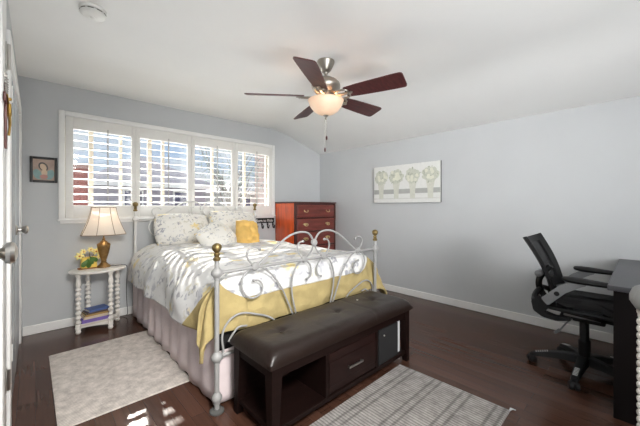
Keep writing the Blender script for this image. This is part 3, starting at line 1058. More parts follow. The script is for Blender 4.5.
# cushion with tufts
bm = BM()
N1, N2 = 84, 30
cx0, cx1, cy0, cy1, cz0, cz1 = BX0 - 0.02, BX1 + 0.02, BY0 - 0.018, BY1 + 0.012, 0.4055, 0.490
tufts = [(x_, (cy0 + cy1) / 2) for x_ in (1.06, 1.55, 1.95)]
seams = [1.27, 1.74]
top, bot = [], []
for j in range(N2 + 1):
    rt, rb_ = [], []
    for i in range(N1 + 1):
        x = cx0 + (cx1 - cx0) * i / N1
        y = cy0 + (cy1 - cy0) * j / N2
        ex = min(x - cx0, cx1 - x); ey = min(y - cy0, cy1 - y)
        e_ = min(1, ex / 0.07); ee = min(1, ey / 0.07)
        prof = math.sqrt(max(0, 1 - (1 - e_) ** 2)) * math.sqrt(max(0, 1 - (1 - ee) ** 2))
        z = cz0 + 0.026 + (cz1 - cz0 - 0.026) * prof
        for (tx, ty) in tufts:
            dd = math.hypot(x - tx, y - ty)
            z -= 0.013 * math.exp(-(dd / 0.03) ** 2)
            ang = math.atan2(y - ty, x - tx)
            z -= 0.006 * math.exp(-(dd / 0.10) ** 2) * (0.5 + 0.5 * math.cos(4 * ang))
        for sx_ in seams:
            z -= 0.005 * math.exp(-((x - sx_) / 0.006) ** 2)
        z += 0.003 * noise.noise(Vector((x * 7, y * 9, 0)))
        rt.append(bm.verts.new((x, y, z)))
        edge = i in (0, N1) or j in (0, N2)
        rb_.append(bm.verts.new((x, y, cz0)) if edge else None)
    top.append(rt); bot.append(rb_)
for j in range(N2):
    for i in range(N1):
        bm.faces.new((top[j][i], top[j][i + 1], top[j + 1][i + 1], top[j + 1][i]))
for i in range(N1):
    for j, fl in ((0, False), (N2, True)):
        q_ = (bot[j][i], bot[j][i + 1], top[j][i + 1], top[j][i])
        bm.faces.new(tuple(reversed(q_)) if fl else q_)
for j in range(N2):
    for i, fl in ((0, True), (N1, False)):
        q_ = (bot[j][i], bot[j + 1][i], top[j + 1][i], top[j][i])
        bm.faces.new(tuple(reversed(q_)) if fl else q_)
ring = [bot[0][i] for i in range(N1 + 1)] + [bot[j][N1] for j in range(1, N2 + 1)] + [bot[N2][i] for i in range(N1 - 1, -1, -1)] + [bot[j][0] for j in range(N2 - 1, 0, -1)]
bm.faces.new(list(reversed(ring)))
cu = obj('cushion', rel(bm, bench), M['leather'], bench, angle=50)
for (tx, ty) in tufts:
    bm = BM(); ball(bm, (tx, ty, cz1 - 0.014), 0.009, 10, sz=0.5)
    obj('tuft_button', rel(bm, bench), M['leather'], cu)
bm = BM()
box(bm, 1.822, 1.834, 1.512, 1.524, 0.492, 0.496, 0.001)  # white speck modelled in place of a glint on a cushion button
tag(obj('glint_speck', bm, M['plastic_white']), 'tiny white speck standing in for a glint on the bench cushion', 'glint')

# boxes in the right bay of the bench
t = thing('storage_box', 'pale grey storage box with black front in the right bay of the bench', 'box', (1.92, 1.44, 0.085))
bm = BM(); box(bm, 1.80, 2.085, 1.300, 1.57, 0.086, 0.355, 0.003)
obj('body', rel(bm, t), M['box_grey'], t, smooth=False)
bm = BM(); box(bm, 1.79, 2.030, 1.282, 1.299, 0.086, 0.335, 0.003)
fr_ = obj('front', rel(bm, t), M['boxspring'], t, smooth=False); fr_['label'] = 'black front'
bm = BM(); ball(bm, (1.845, 1.279, 0.285), 0.006, 8)
obj('knob', rel(bm, t), M['steel'], fr_)

# ------------------------------------------------------------------ rugs
def rug(name, label, corners, m, th=0.009):
    bm = BM()
    cx = sum(c[0] for c in corners) / 4; cy = sum(c[1] for c in corners) / 4
    prism(bm, [(c[0] - cx, c[1] - cy) for c in corners], 0, th)
    bmesh.ops.bevel(bm, geom=[e for e in bm.edges if all(v.co.z > th / 2 for v in e.verts)], offset=0.004, segments=2, affect='EDGES')
    o_ = obj(name, bm, m)
    o_.location = (cx, cy, 0.0005)
    return tag(o_, label, 'rug')
rug('area_rug', 'beige woven rug on the floor beside the left of the bed', [(0.088, 2.165), (0.80, 2.165), (0.80, 3.325), (0.078, 3.30)], M['rug_bed'])
r2 = rug('area_rug', 'grey ribbed striped rug on the floor in front of the bench', [(0.93, 0.53), (2.062, 0.535), (2.045, 1.275), (0.93, 1.26)], M['rug_stripe'])
bm = BM()
for k in range(3):
    tube(bm, [(2.058 - r2.location.x, 0.537 - r2.location.y, 0.006), (2.075 - r2.location.x, 0.525 - r2.location.y + 0.006 * k, 0.012), (2.09 - r2.location.x, 0.515 - r2.location.y + 0.009 * k, 0.004)], 0.003, 6)
obj('tassel', bm, M['box_grey'], r2)

# ------------------------------------------------------------------ dresser
dr0, dr1, dy_f, dy_b, dh = 2.765, 3.625, 3.475, 3.968, 1.297
ds = thing('tall_dresser', 'tall red mahogany chest of drawers standing in the corner by the window', 'dresser', ((dr0 + dr1) / 2, (dy_f + dy_b) / 2, 0))
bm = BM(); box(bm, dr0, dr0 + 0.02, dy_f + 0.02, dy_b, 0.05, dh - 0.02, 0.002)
o = obj('side_panel', rel(bm, ds), M['dresser_side'], ds); o['label'] = 'glossy side panel with window glow coloured in orange red'
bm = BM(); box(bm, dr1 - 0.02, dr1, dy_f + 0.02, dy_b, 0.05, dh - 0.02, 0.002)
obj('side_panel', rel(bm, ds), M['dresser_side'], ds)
bm = BM(); box(bm, dr0 + 0.02, dr1 - 0.02, dy_f + 0.03, dy_b, 0.05, dh - 0.02)
obj('carcass', rel(bm, ds), M['dresser_dark'], ds, smooth=False)
bm = BM(); box(bm, dr0 - 0.008, dr1 + 0.012, dy_f - 0.012, dy_b, dh - 0.022, dh, 0.005)
obj('top', rel(bm, ds), M['dresser_dark'], ds)
bm = BM()
box(bm, dr0, dr0 + 0.035, dy_f, dy_f + 0.03, 0.0, dh - 0.022, 0.004)
box(bm, dr1 - 0.035, dr1, dy_f, dy_f + 0.03, 0.0, dh - 0.022, 0.004)
box(bm, dr0, dr0 + 0.035, dy_b - 0.03, dy_b, 0.0, 0.06); box(bm, dr1 - 0.035, dr1, dy_b - 0.03, dy_b, 0.0, 0.06)
box(bm, dr0 + 0.035, dr1 - 0.035, dy_f + 0.004, dy_f + 0.03, 0.05, 0.11, 0.003)
zs = [0.12, 0.38, 0.62, 0.845, 1.05, 1.262]
for z in zs[1:-1] + [dh - 0.03]:
    box(bm, dr0 + 0.035, dr1 - 0.035, dy_f + 0.006, dy_f + 0.03, z - 0.009, z + 0.009)
obj('face_frame', rel(bm, ds), M['dresser_dark'], ds, smooth=False)
for k in range(5):
    z0, z1 = zs[k] + 0.011, zs[k + 1] - 0.011
    bm = BM()
    box(bm, dr0 + 0.042, dr1 - 0.042, dy_f - 0.008, dy_f + 0.02, z0, z1, 0.009, seg=3)
    if k == 4:
        box(bm, dr0 + 0.06, dr1 - 0.06, dy_f - 0.012, dy_f - 0.006, z0 + 0.075, z1 - 0.012, 0.004)
    d_ = obj('drawer', rel(bm, ds), M['dresser_front'], ds)
    zc = (z0 + z1) / 2 + 0.01
    for x in (dr0 + 0.2, dr1 - 0.2):
        bm = BM()
        for xx in (x - 0.035, x + 0.035):
            ball(bm, (xx, dy_f - 0.02, zc), 0.009, 8)
            tube(bm, [(xx, dy_f - 0.008, zc), (xx, dy_f - 0.022, zc)], 0.005, 6)
        prism(bm, [(x - 0.055, zc), (x - 0.035, zc + 0.014), (x, zc + 0.02), (x + 0.035, zc + 0.014), (x + 0.055, zc), (x + 0.03, zc - 0.012), (x, zc - 0.016), (x - 0.03, zc - 0.012)], dy_f - 0.011, dy_f - 0.008, axis='y')
        tube(bm, smooth_curve([(x - 0.035, dy_f - 0.022, zc), (x - 0.03, dy_f - 0.028, zc - 0.018), (x, dy_f - 0.03, zc - 0.026), (x + 0.03, dy_f - 0.028, zc - 0.018), (x + 0.035, dy_f - 0.022, zc)]), 0.006, 6)
        obj('bail_pull', rel(bm, ds), M['pull'], d_)

# ------------------------------------------------------------------ hook plaque
hp = thing('hook_rack', 'black wooden plaque with white lettering and hooks under the window sill beside the dresser', 'hook rack', (2.57, D, 1.03))
bm = BM(); box(bm, -0.19, 0.18, -0.016, -0.001, -0.060, 0.018, 0.003)
obj('board', bm, M['plaque'], hp)
cu_ = bpy.data.curves.new('lettering', 'FONT')
cu_.body = 'Born to Ride'
cu_.size = 0.058
cu_.align_x = 'CENTER'
cu_.extrude = 0.0008
cu_.offset = 0.0006
tmp = bpy.data.objects.new('tmp', cu_)
COL.objects.link(tmp)
bpy.context.view_layer.update()
me = bpy.data.meshes.new_from_object(tmp)
bpy.data.objects.remove(tmp)
me.materials.append(M['white_letters'])
lt = bpy.data.objects.new('lettering', me)
COL.objects.link(lt)
lt.parent = hp
lt.location = (0.0, -0.0178, -0.040)
lt.rotation_euler = (PI / 2, 0, 0)
lt['label'] = 'white painted lettering'
for x in (-0.15, -0.05, 0.05, 0.15):
    bm = BM()
    tube(bm, smooth_curve([(x, -0.017, -0.05), (x, -0.022, -0.08), (x, -0.03, -0.125), (x, -0.055, -0.135), (x, -0.066, -0.11), (x, -0.068, -0.09)]), 0.008, 8)
    tube(bm, smooth_curve([(x, -0.02, -0.085), (x, -0.045, -0.08), (x, -0.052, -0.066)]), 0.005, 8)
    box(bm, x - 0.009, x + 0.009, -0.02, -0.016, -0.095, -0.045, 0.002)
    obj('hook', bm, M['black'], hp)

# ------------------------------------------------------------------ nightstand
NX, NY, NH = 0.463, 3.775, 0.60
ns = thing('nightstand', 'small oval white nightstand with bobbin turned legs beside the bed', 'nightstand', (NX, NY, 0))
bm = BM()
lathe(bm, [(0.93, NH - 0.028), (0.98, NH - 0.024), (1.0, NH - 0.016), (1.0, NH - 0.008), (0.97, NH - 0.001), (0.95, NH)], 0, 0, 48, 0.236, 0.185)
obj('top', bm, M['stand'], ns)
legs = [(-0.165, -0.075), (0.085, -0.130), (-0.070, 0.12), (0.175, 0.075)]
def bobbin(z0, z1):
    prof = [(0.013, z0), (0.018, z0 + 0.004), (0.023, z0 + 0.018), (0.018, z0 + 0.032), (0.013, z0 + 0.036)]
    z = z0 + 0.036
    prof += [(0.023, z + 0.004), (0.023, z + 0.046), (0.014, z + 0.05)]
    z += 0.05
    while z < z1 - 0.13:
        prof += [(0.0115, z + 0.003), (0.019, z + 0.010), (0.0245, z + 0.022), (0.019, z + 0.034), (0.0115, z + 0.042)]
        z += 0.045
    prof += [(0.015, z + 0.003), (0.021, z + 0.015), (0.0235, z + 0.035), (0.019, z + 0.06), (0.016, z1 - 0.03), (0.023, z1 - 0.018), (0.023, z1)]
    return prof
for (x, y) in legs:
    bm = BM(); lathe(bm, bobbin(0, NH - 0.028), x, y, 16)
    obj('leg', bm, M['stand'], ns)
bm = BM()
outl = []
for a0, a1, (mx_, my_) in ((legs[0], legs[1], (0, 0.035)), (legs[1], legs[3], (-0.02, 0.0)), (legs[3], legs[2], (0, -0.035)), (legs[2], legs[0], (0.03, 0))):
    p0, p1_ = Vector(a0) * 1.16, Vector(a1) * 1.16
    for k in range(8):
        t_ = k / 8
        w_ = math.sin(PI * t_)
        outl.append(tuple(p0 * (1 - t_) + p1_ * t_ + Vector((mx_, my_)) * w_))
prism(bm, outl, 0.050, 0.074)
bmesh.ops.bevel(bm, geom=[e for e in bm.edges if abs(e.verts[0].co.z - e.verts[1].co.z) < 1e-4], offset=0.004, segments=2, affect='EDGES')
obj('lower_shelf', bm, M['stand'], ns)

# books on the shelf of the nightstand
def book(label, w, d, h, x, y, z, rz, cover, page=(232, 224, 208)):
    t_ = thing('book', label, 'book', (x, y, z), rz, 'books on the nightstand shelf')
    m_ = mat('book_cover', cover, 0.55, var=0.06)
    b_ = BM()
    box(b_, -w / 2, w / 2, -d / 2, d / 2, 0, 0.003); box(b_, -w / 2, w / 2, -d / 2, d / 2, h - 0.003, h)
    box(b_, -w / 2, w / 2, -d / 2, -d / 2 + 0.003, 0.003, h - 0.003)
    obj('cover', b_, m_, t_, smooth=False)
    b_ = BM()
    box(b_, -w / 2 + 0.004, w / 2 - 0.004, -d / 2 + 0.003, d / 2 - 0.004, 0.003, h - 0.003)
    obj('pages', b_, mat('book_pages', page, 0.9, var=0.1, scale=60, stretch=(1, 1, 14)), t_, smooth=False)
    return t_
bz = 0.0745
spec = [('thin cream paperback at the bottom of the stack on the nightstand shelf', 0.25, 0.175, 0.016, 0.0, 0.0, 2, (214, 204, 192)),
        ('thick purple book second from the bottom of the nightstand stack', 0.235, 0.165, 0.026, 0.005, 0.004, 4, (122, 100, 172)),
        ('cream book on top of the thick purple book in the nightstand stack', 0.215, 0.16, 0.018, 0.012, 0.008, 5, (214, 196, 172)),
        ('ochre covered book below the topmost books of the nightstand stack', 0.21, 0.155, 0.014, 0.02, 0.012, 8, (176, 142, 86)),
        ('dark brown thin book directly under the blue book of the nightstand stack', 0.2, 0.15, 0.012, 0.024, 0.014, 10, (96, 78, 66)),
        ('blue book lying topmost of the stack on the nightstand shelf', 0.18, 0.135, 0.018, 0.036, 0.016, 14, (84, 106, 160))]
for lab, w, d, h, ox, oy, rz, cov in spec:
    book(lab, w * 0.95, d * 0.95, h * 1.25, NX - 0.040 + ox * 0.8, NY - 0.02 + oy, bz, rad(rz), cov)
    bz += h * 1.25 + 0.0004

# ------------------------------------------------------------------ table lamp
LX, LY = 0.512, 3.80
tl = thing('table_lamp', 'gold urn table lamp with flared ivory shade on the oval nightstand', 'lamp', (LX, LY, NH))
bm = BM()
lathe(bm, [(0.060, 0.0), (0.061, 0.008), (0.055, 0.018), (0.040, 0.03), (0.028, 0.045), (0.022, 0.055), (0.026, 0.062), (0.022, 0.07), (0.028, 0.09), (0.042, 0.14), (0.053, 0.19), (0.058, 0.222), (0.060, 0.232), (0.056, 0.24), (0.040, 0.25), (0.030, 0.258), (0.032, 0.264), (0.018, 0.272), (0.012, 0.280), (0.016, 0.288), (0.010, 0.294), (0.008, 0.30)], seg=8 * 3)
obj('base', bm, M['lampgold'], tl)
bm = BM()
tube(bm, [(0, 0, 0.295), (0, 0, 0.385)], 0.007, 8); lathe(bm, [(0.015, 0.385), (0.017, 0.39), (0.017, 0.425), (0.012, 0.43)], seg=12)
hp_pts = [(-0.02, 0, 0.385), (-0.055, 0, 0.42), (-0.06, 0, 0.5), (-0.03, 0, 0.575), (0, 0, 0.608), (0.03, 0, 0.575), (0.06, 0, 0.5), (0.055, 0, 0.42), (0.02, 0, 0.385)]
tube(bm, smooth_curve(hp_pts), 0.0025, 6)
for k in range(4):
    a = PI / 4 + k * PI / 2
    tube(bm, [(0, 0, 0.606), (0.115 * math.cos(a), 0.085 * math.sin(a), 0.612)], 0.002, 5)
obj('harp_and_socket', bm, M['lampgold'], tl)
bm = BM(); ball(bm, (0, 0, 0.47), 0.03, 14, sz=1.3)
obj('bulb', bm, mat('warm_bulb', (255, 236, 210), 0.4, emit=(255, 224, 180), estr=3.0), tl)
# flared eight-panel shade
NSEG = 8
SZ0, SZ1 = 0.335, 0.615
def shade_pt(k, t_, rr_=1.0):
    a = 2 * PI * (k + 0.5) / NSEG
    fl = 0.106 + (0.194 - 0.106) * ((1 - t_) ** 1.45)
    z = SZ0 + (SZ1 - SZ0) * t_
    return Vector((fl * rr_ * math.cos(a) / math.cos(PI / NSEG) * 0.96, fl * 0.72 * rr_ * math.sin(a) / math.cos(PI / NSEG), z))
bm = BM()
NVv = 8
rings = []
for j in range(NVv + 1):
    t_ = j / NVv
    row = []
    for k in range(NSEG):
        for s_ in range(5):
            w_ = s_ / 5
            row.append(bm.verts.new(shade_pt(k, t_).lerp(shade_pt(k + 1, t_), w_)))
    rings.append(row)
# scalloped lower edge
nn_ = len(rings[0])
for j in range(NVv):
    for k in range(nn_):
        bm.faces.new((rings[j][k], rings[j][(k + 1) % nn_], rings[j + 1][(k + 1) % nn_], rings[j + 1][k]))
sh = obj('lamp_shade', bm, M['shade'], tl, angle=25)
bm = BM()
for k in range(NSEG):
    tube(bm, [shade_pt(k, j / NVv, 1.003) for j in range(NVv + 1)], 0.0028, 6)
for t_ in (0, 1):
    tube(bm, [shade_pt(k, t_, 1.002) for k in range(NSEG)], 0.004, 6, closed=True)
obj('shade_trim', bm, mat('tan_piping', (160, 140, 118), 0.8), sh)
pl = lamp('table_lamp_bulb_light', 'POINT', (LX, LY, NH + 0.47), 2.4, (1.0, 0.84, 0.68)); pl.data.shadow_soft_size = 0.035
# cord
bm = BM()
cord = [(0.03, 0.02, 0.006), (0.10, -0.02, 0.006), (0.165, -0.03, 0.006), (0.198, -0.03, -0.012), (0.20, -0.03, -0.1), (0.20, 0.0, -0.25), (0.21, 0.03, -0.42), (0.225, 0.07, -0.53), (0.22, 0.13, -0.585), (0.12, 0.155, -0.594)]
tube(bm, smooth_curve(cord), 0.003, 6)
obj('power_cord', bm, M['rubber'], tl)

# ------------------------------------------------------------------ yellow flower planter
fp = thing('flower_planter', 'small yellow planter with pale blooms and heart shaped green leaves beside the lamp', 'planter', (NX - 0.075, NY + 0.03, NH), rad(8))
ym = mat('pale_yellow_ceramic', (222, 190, 84), 0.5, var=0.12, scale=20)
bm = BM(); box(bm, -0.085, 0.085, -0.035, 0.035, 0, 0.012, 0.003)
o = obj('base_board', bm, mat('brown_base_board', (150, 100, 54), 0.6, var=0.2), fp)
bm = BM()
A = [(-0.066, 0.012), (0.066, 0.012), (0.060, 0.118), (-0.060, 0.118)]
prism(bm, A, -0.028, 0.028, axis='y')
bmesh.ops.bevel(bm, geom=bm.edges[:], offset=0.006, segments=2, affect='EDGES')
obj('pot', bm, ym, fp)
def petal_leaf(bm, cx, cz, y, w, h, ang, bulge=0.012):
    pts = []
    ca, sa = math.cos(ang), math.sin(ang)
    n_ = 22
    c0 = bm.verts.new((cx, y - bulge, cz))
    ring = []
    for k in range(n_):
        a = 2 * PI * k / n_
        px = w * math.sin(a) ** 3
        pz = h * (0.8125 * math.cos(a) - 0.3125 * math.cos(2 * a) - 0.125 * math.cos(3 * a) - 0.0625 * math.cos(4 * a))
        ring.append(bm.verts.new((cx + px * ca - pz * sa, y, cz + px * sa + pz * ca)))
    back = bm.verts.new((cx, y + 0.002, cz))
    for k in range(n_):
        bm.faces.new((ring[k], ring[(k + 1) % n_], c0))
        bm.faces.new((ring[(k + 1) % n_], ring[k], back))
gm = mat('deep_green_leaf', (70, 106, 36), 0.5, var=0.25, scale=25)
for (cx, cz, w, h, a) in ((-0.024, 0.056, 0.044, 0.054, 2.9), (0.026, 0.086, 0.040, 0.048, 3.7)):
    bm = BM(); petal_leaf(bm, cx, cz, -0.032, w, h, a)
    obj('leaf', bm, gm, fp)
rnd = random.Random(11)
wm_ = mat('pale_yellow_petal', (244, 228, 150), 0.6, var=0.1)
om_ = mat('amber_flower_heart', (206, 128, 52), 0.6, var=0.2)
for k, (cx, cz, sc) in enumerate(((-0.078, 0.135, 1.1), (-0.045, 0.175, 0.8), (0.012, 0.190, 0.8), (0.058, 0.168, 1.0), (0.088, 0.115, 0.8))):
    bm = BM()
    for j in range(6):
        a = 2 * PI * j / 6 + k
        T = Matrix.Translation((cx, -0.012 + 0.008 * (k % 2), cz)) @ Matrix.Rotation(a, 4, 'Y') @ Matrix.Translation((0.018 * sc, 0, 0))
        ball(bm, (0, 0, 0), 0.014 * sc, 8, sx=1.3, sy=0.45, sz=0.8, mtx=T)
    fl_ = obj('flower', bm, wm_, fp)
    bm = BM(); ball(bm, (cx, -0.024, cz), 0.008 * sc, 8)
    obj('flower_heart', bm, om_, fl_)
bm = BM()
for (cx, cz) in ((-0.078, 0.135), (-0.045, 0.175), (0.012, 0.190), (0.058, 0.168), (0.088, 0.115)):
    tube(bm, smooth_curve([(cx * 0.5, 0, 0.112), (cx * 0.75, 0, 0.12 + (cz - 0.12) * 0.5), (cx, -0.004, cz)]), 0.0025, 6)
obj('stems', bm, mat('brown_green_stem', (120, 110, 60), 0.7), fp)

# ------------------------------------------------------------------ painted flat pictures
def painter(shapes, axis_map, off0=0.0006, step=0.0003):
    """shapes: list of (outline [(u,v)], material index); axis_map(u,v,w) -> world"""
    bm_ = BM()
    for k, (pts, mi) in enumerate(shapes):
        w = off0 + step * k
        bm_.faces.new([bm_.verts.new(axis_map(u, v, w)) for u, v in pts]).material_index = mi
    return bm_
def ell(cx, cy, rx, ry, n_=22, rot=0.0, jit=0.0, rnd_=None):
    out = []
    for k in range(n_):
        a = 2 * PI * k / n_
        j = 1 + (rnd_.uniform(-jit, jit) if rnd_ else 0)
        x, y = rx * j * math.cos(a), ry * j * math.sin(a)
        out.append((cx + x * math.cos(rot) - y * math.sin(rot), cy + x * math.sin(rot) + y * math.cos(rot)))
    return out

# canvas on the right wall
CY0, CY1, CZ0, CZ1 = 1.735, 2.765, 1.28, 1.81
cv = thing('canvas_print', 'white canvas print of four flower vases hanging on the right wall', 'picture', (R, (CY0 + CY1) / 2, (CZ0 + CZ1) / 2))
hw, hh = (CY1 - CY0) / 2, (CZ1 - CZ0) / 2
bm = BM(); box(bm, -0.036, -0.001, -hw, hw, -hh, hh, 0.002)
for f_ in bm.faces:
    if f_.normal.x > -0.5:
        f_.material_index = 1
obj('stretched_canvas', bm, [M['canvas'], M['canvas_edge']], cv, smooth=False)
rnd = random.Random(5)
pm = [mat('paint_grey_band', (176, 176, 172), 0.9), mat('paint_vase', (212, 212, 200), 0.9, var=0.06, scale=40), mat('paint_sage', (202, 204, 190), 0.9, var=0.1, scale=50), mat('paint_pale_bloom', (224, 224, 208), 0.9), mat('paint_shelf', (216, 215, 210), 0.9), mat('paint_olive', (178, 182, 164), 0.9)]
sh_ = [([(-hw + 0.005, -0.14), (hw - 0.005, -0.14), (hw - 0.005, -0.075), (-hw + 0.005, -0.075)], 0),
       ([(-hw + 0.005, -0.215), (hw - 0.005, -0.215), (hw - 0.005, -0.20), (-hw + 0.005, -0.20)], 4)]
for k in range(4):
    # u runs along -Y so that the picture reads left to right
    c = -hw + 0.132 + k * 0.255
    sh_.append(([(c - 0.062, 0.03), (c + 0.062, 0.03), (c + 0.04, -0.09), (c + 0.036, -0.21), (c - 0.036, -0.21), (c - 0.04, -0.09)], 1))
    sh_.append((ell(c, 0.10, 0.115, 0.10, 26, 0, 0.14, rnd), 2))
    for j in range(30):
        a = rnd.uniform(0, 2 * PI); q_ = rnd.uniform(0.2, 1.05)
        sh_.append((ell(c + 0.115 * q_ * math.cos(a), 0.10 + 0.10 * q_ * math.sin(a), rnd.uniform(0.008, 0.02), rnd.uniform(0.005, 0.011), 8, rnd.uniform(0, PI)), 5 if j % 3 else 2))
    for j in range(7 if k != 1 else 5):
        a = rnd.uniform(0, 2 * PI); q_ = rnd.uniform(0.3, 1.0)
        sh_.append((ell(c + 0.1 * q_ * math.cos(a), 0.11 + 0.085 * q_ * math.sin(a), 0.024, 0.024, 12, 0, 0.1, rnd), 3))
    if k == 1:
        sh_.append((ell(c + 0.02, 0.09, 0.045, 0.045, 16), 3))
obj('painted_vases', painter(sh_, lambda u, v, w: Vector((-0.0362 - w * 0.5, -u, v)), 0.0004, 0.00006), pm, cv, smooth=False, recalc=False)

# small framed picture: plain stand-in in the same colours
fx0, fx1, fz0, fz1 = -0.042, 0.158, 1.457, 1.705
fp_ = thing('framed_picture', 'small black framed picture on the back wall left of the window', 'picture', ((fx0 + fx1) / 2, D, (fz0 + fz1) / 2))
hw, hh = (fx1 - fx0) / 2, (fz1 - fz0) / 2
bm = BM()
fwid = 0.022
box(bm, -hw, -hw + fwid, -0.02, -0.001, -hh, hh, 0.003); box(bm, hw - fwid, hw, -0.02, -0.001, -hh, hh, 0.003)
box(bm, -hw + fwid, hw - fwid, -0.02, -0.001, hh - fwid, hh, 0.003); box(bm, -hw + fwid, hw - fwid, -0.02, -0.001, -hh, -hh + fwid, 0.003)
obj('frame', bm, M['frameblack'], fp_)
bm = BM(); box(bm, -hw + fwid, hw - fwid, -0.01, -0.002, -hh + fwid, hh - fwid)
obj('print', bm, mat('tan_print_ground', (178, 156, 142), 0.7, var=0.12, scale=25), fp_, smooth=False)
am = [mat('print_teal', (140, 170, 170), 0.7, var=0.1, scale=30), mat('print_cream', (214, 190, 164), 0.7), mat('print_rose', (190, 140, 130), 0.7), mat('print_slate', (96, 92, 92), 0.7)]
ar = [(ell(-0.045, -0.045, 0.03, 0.05, 18, 0.3), 0), (ell(0.045, -0.045, 0.03, 0.05, 18, -0.3), 0), (ell(-0.004, 0.03, 0.033, 0.045, 20, 0.45), 3), (ell(-0.004, 0.026, 0.022, 0.034, 20, 0.4), 1), (ell(0.004, -0.03, 0.022, 0.035, 18), 1), (ell(0.0, -0.066, 0.03, 0.02, 18), 2)]
obj('print_shapes', painter(ar, lambda u, v, w: Vector((u, -0.0102 - w, v)), 0.0003, 0.0002), am, fp_, smooth=False, recalc=False)

# ------------------------------------------------------------------ crucifix and beads on the left wall
cf = thing('crucifix', 'dark wooden wall crucifix with gilded figure beside the doors on the left wall', 'crucifix', (L + 0.027, 1.79, 1.60))
bm = BM()
box(bm, 0.0, 0.008, -0.018, 0.018, -0.14, 0.13, 0.002); box(bm, 0.0, 0.008, -0.075, 0.075, 0.04, 0.075, 0.002)
obj('cross', bm, M['wood_cross'], cf)
bm = BM()
tube(bm, smooth_curve([(0.012, 0, -0.085), (0.015, 0.004, -0.04), (0.014, -0.003, 0.0), (0.013, 0, 0.045)]), [0.004] * 5 + [0.005] * 5 + [0.007] * 5 + [0.007], 8)
tube(bm, [(0.011, -0.065, 0.066), (0.012, -0.03, 0.05), (0.012, 0, 0.045), (0.012, 0.03, 0.05), (0.011, 0.065, 0.066)], 0.003, 8)
ball(bm, (0.015, 0.003, 0.066), 0.007, 10)
obj('gilded_figure', bm, M['gold'], cf)
bd = thing('bead_string', 'string of small grey beads hung above the crucifix on the left wall', 'beads', (L + 0.027, 1.79, 1.765))
bm = BM()
for k in range(22):
    a = PI * k / 21
    ball(bm, (0.006, 0.035 * math.cos(a), -0.01 - 0.075 * math.sin(a)), 0.0045, 8)
obj('beads', bm, mat('grey_beads', (150, 146, 140), 0.4), bd)
bm = BM(); box(bm, 0, 0.008, -0.004, 0.004, -0.012, 0.004)
tube(bm, [(0.006, -0.035, -0.01), (0.006, 0, 0.0), (0.006, 0.035, -0.01)], 0.0015, 6)
obj('nail_and_thread', bm, M['steel'], bd)

# ------------------------------------------------------------------ ceiling fan
FX, FY = 1.79, 1.83
fan = thing('ceiling_fan', 'five blade ceiling fan with dark cherry blades and lit bowl light', 'ceiling fan', (FX, FY, HC))
bm = BM(); lathe(bm, [(0.02, -0.092), (0.032, -0.088), (0.045, -0.075), (0.06, -0.045), (0.07, -0.02), (0.074, -0.008), (0.074, 0.0)], seg=28)
obj('canopy', bm, M['nickel'], fan)
bm = BM(); tube(bm, [(0, 0, -0.09), (0, 0, -0.14)], 0.012, 12); ball(bm, (0, 0, -0.095), 0.02, 12)
obj('down_rod', bm, M['nickel'], fan)
bm = BM(); lathe(bm, [(0.06, -0.275), (0.085, -0.27), (0.095, -0.255), (0.118, -0.235), (0.125, -0.215), (0.12, -0.19), (0.095, -0.165), (0.06, -0.145), (0.03, -0.138), (0.02, -0.135)], seg=32)
obj('motor_housing', bm, M['nickel'], fan)
bm = BM(); lathe(bm, [(0.03, -0.355), (0.05, -0.35), (0.065, -0.335), (0.07, -0.305), (0.062, -0.285), (0.062, -0.274)], seg=28)
obj('switch_housing', bm, M['nickel'], fan)
ZB = 2.155 - HC
for k in range(5):
    a = rad(69.5 + 72 * k)
    T = Matrix.Rotation(a, 4, 'Z') @ Matrix.Translation((0, 0, ZB)) @ Matrix.Rotation(rad(-17), 4, 'X')
    bm = BM()
    out = []
    for (x, w) in ((0.185, 0.052), (0.19, 0.058), (0.30, 0.068), (0.45, 0.076), (0.60, 0.081), (0.648, 0.081), (0.664, 0.074), (0.670, 0.058)):
        out.append((x, w))
    outline = out + [(x, -w) for x, w in reversed(out)]
    prism(bm, outline, -0.004, 0.004, mtx=T)
    bl = obj('blade', bm, M['blade'], fan, smooth=False)
    # ornate blade iron: two loops and a tongue
    bm = BM()
    T2 = Matrix.Rotation(a, 4, 'Z') @ Matrix.Translation((0, 0, ZB - 0.002)) @ Matrix.Rotation(rad(-17), 4, 'X')
    for s_ in (-1, 1):
        pts = [T2 @ Vector((0.165 + 0.052 * math.cos(q), s_ * 0.026 + 0.026 * math.sin(q), -0.012)) for q in [2 * PI * j / 18 for j in range(18)]]
        tube(bm, pts, 0.008, 8, closed=True)
    prism(bm, [(0.085, 0.018), (0.24, 0.012), (0.25, 0), (0.24, -0.012), (0.085, -0.018)], -0.014, -0.006, mtx=T2)
    tube(bm, [T2 @ Vector((0.06, 0, -0.0)), T2 @ Vector((0.12, 0, -0.012))], 0.012, 8)
    ball(bm, T2 @ Vector((0.225, 0, -0.016)), 0.007, 8)
    obj('blade_iron', bm, M['nickel'], bl)
bm = BM()
prof = [(0.004, -0.455), (0.03, -0.453), (0.07, -0.440), (0.105, -0.417), (0.13, -0.385), (0.142, -0.358), (0.147, -0.338), (0.153, -0.332)]
prof_in = [(0.147, -0.333), (0.141, -0.340), (0.136, -0.360), (0.124, -0.383), (0.1, -0.411), (0.067, -0.433), (0.03, -0.446), (0.004, -0.448)]
lathe(bm, prof + prof_in, seg=36)
obj('light_bowl', bm, M['bowl'], fan, angle=60)
bm = BM()
lathe(bm, [(0.002, -0.492), (0.008, -0.488), (0.011, -0.478), (0.007, -0.472), (0.018, -0.464), (0.024, -0.457)], seg=14)
tube(bm, [(0, 0, -0.457), (0, 0, -0.33)], 0.004, 8)
obj('finial', bm, M['nickel'], fan)
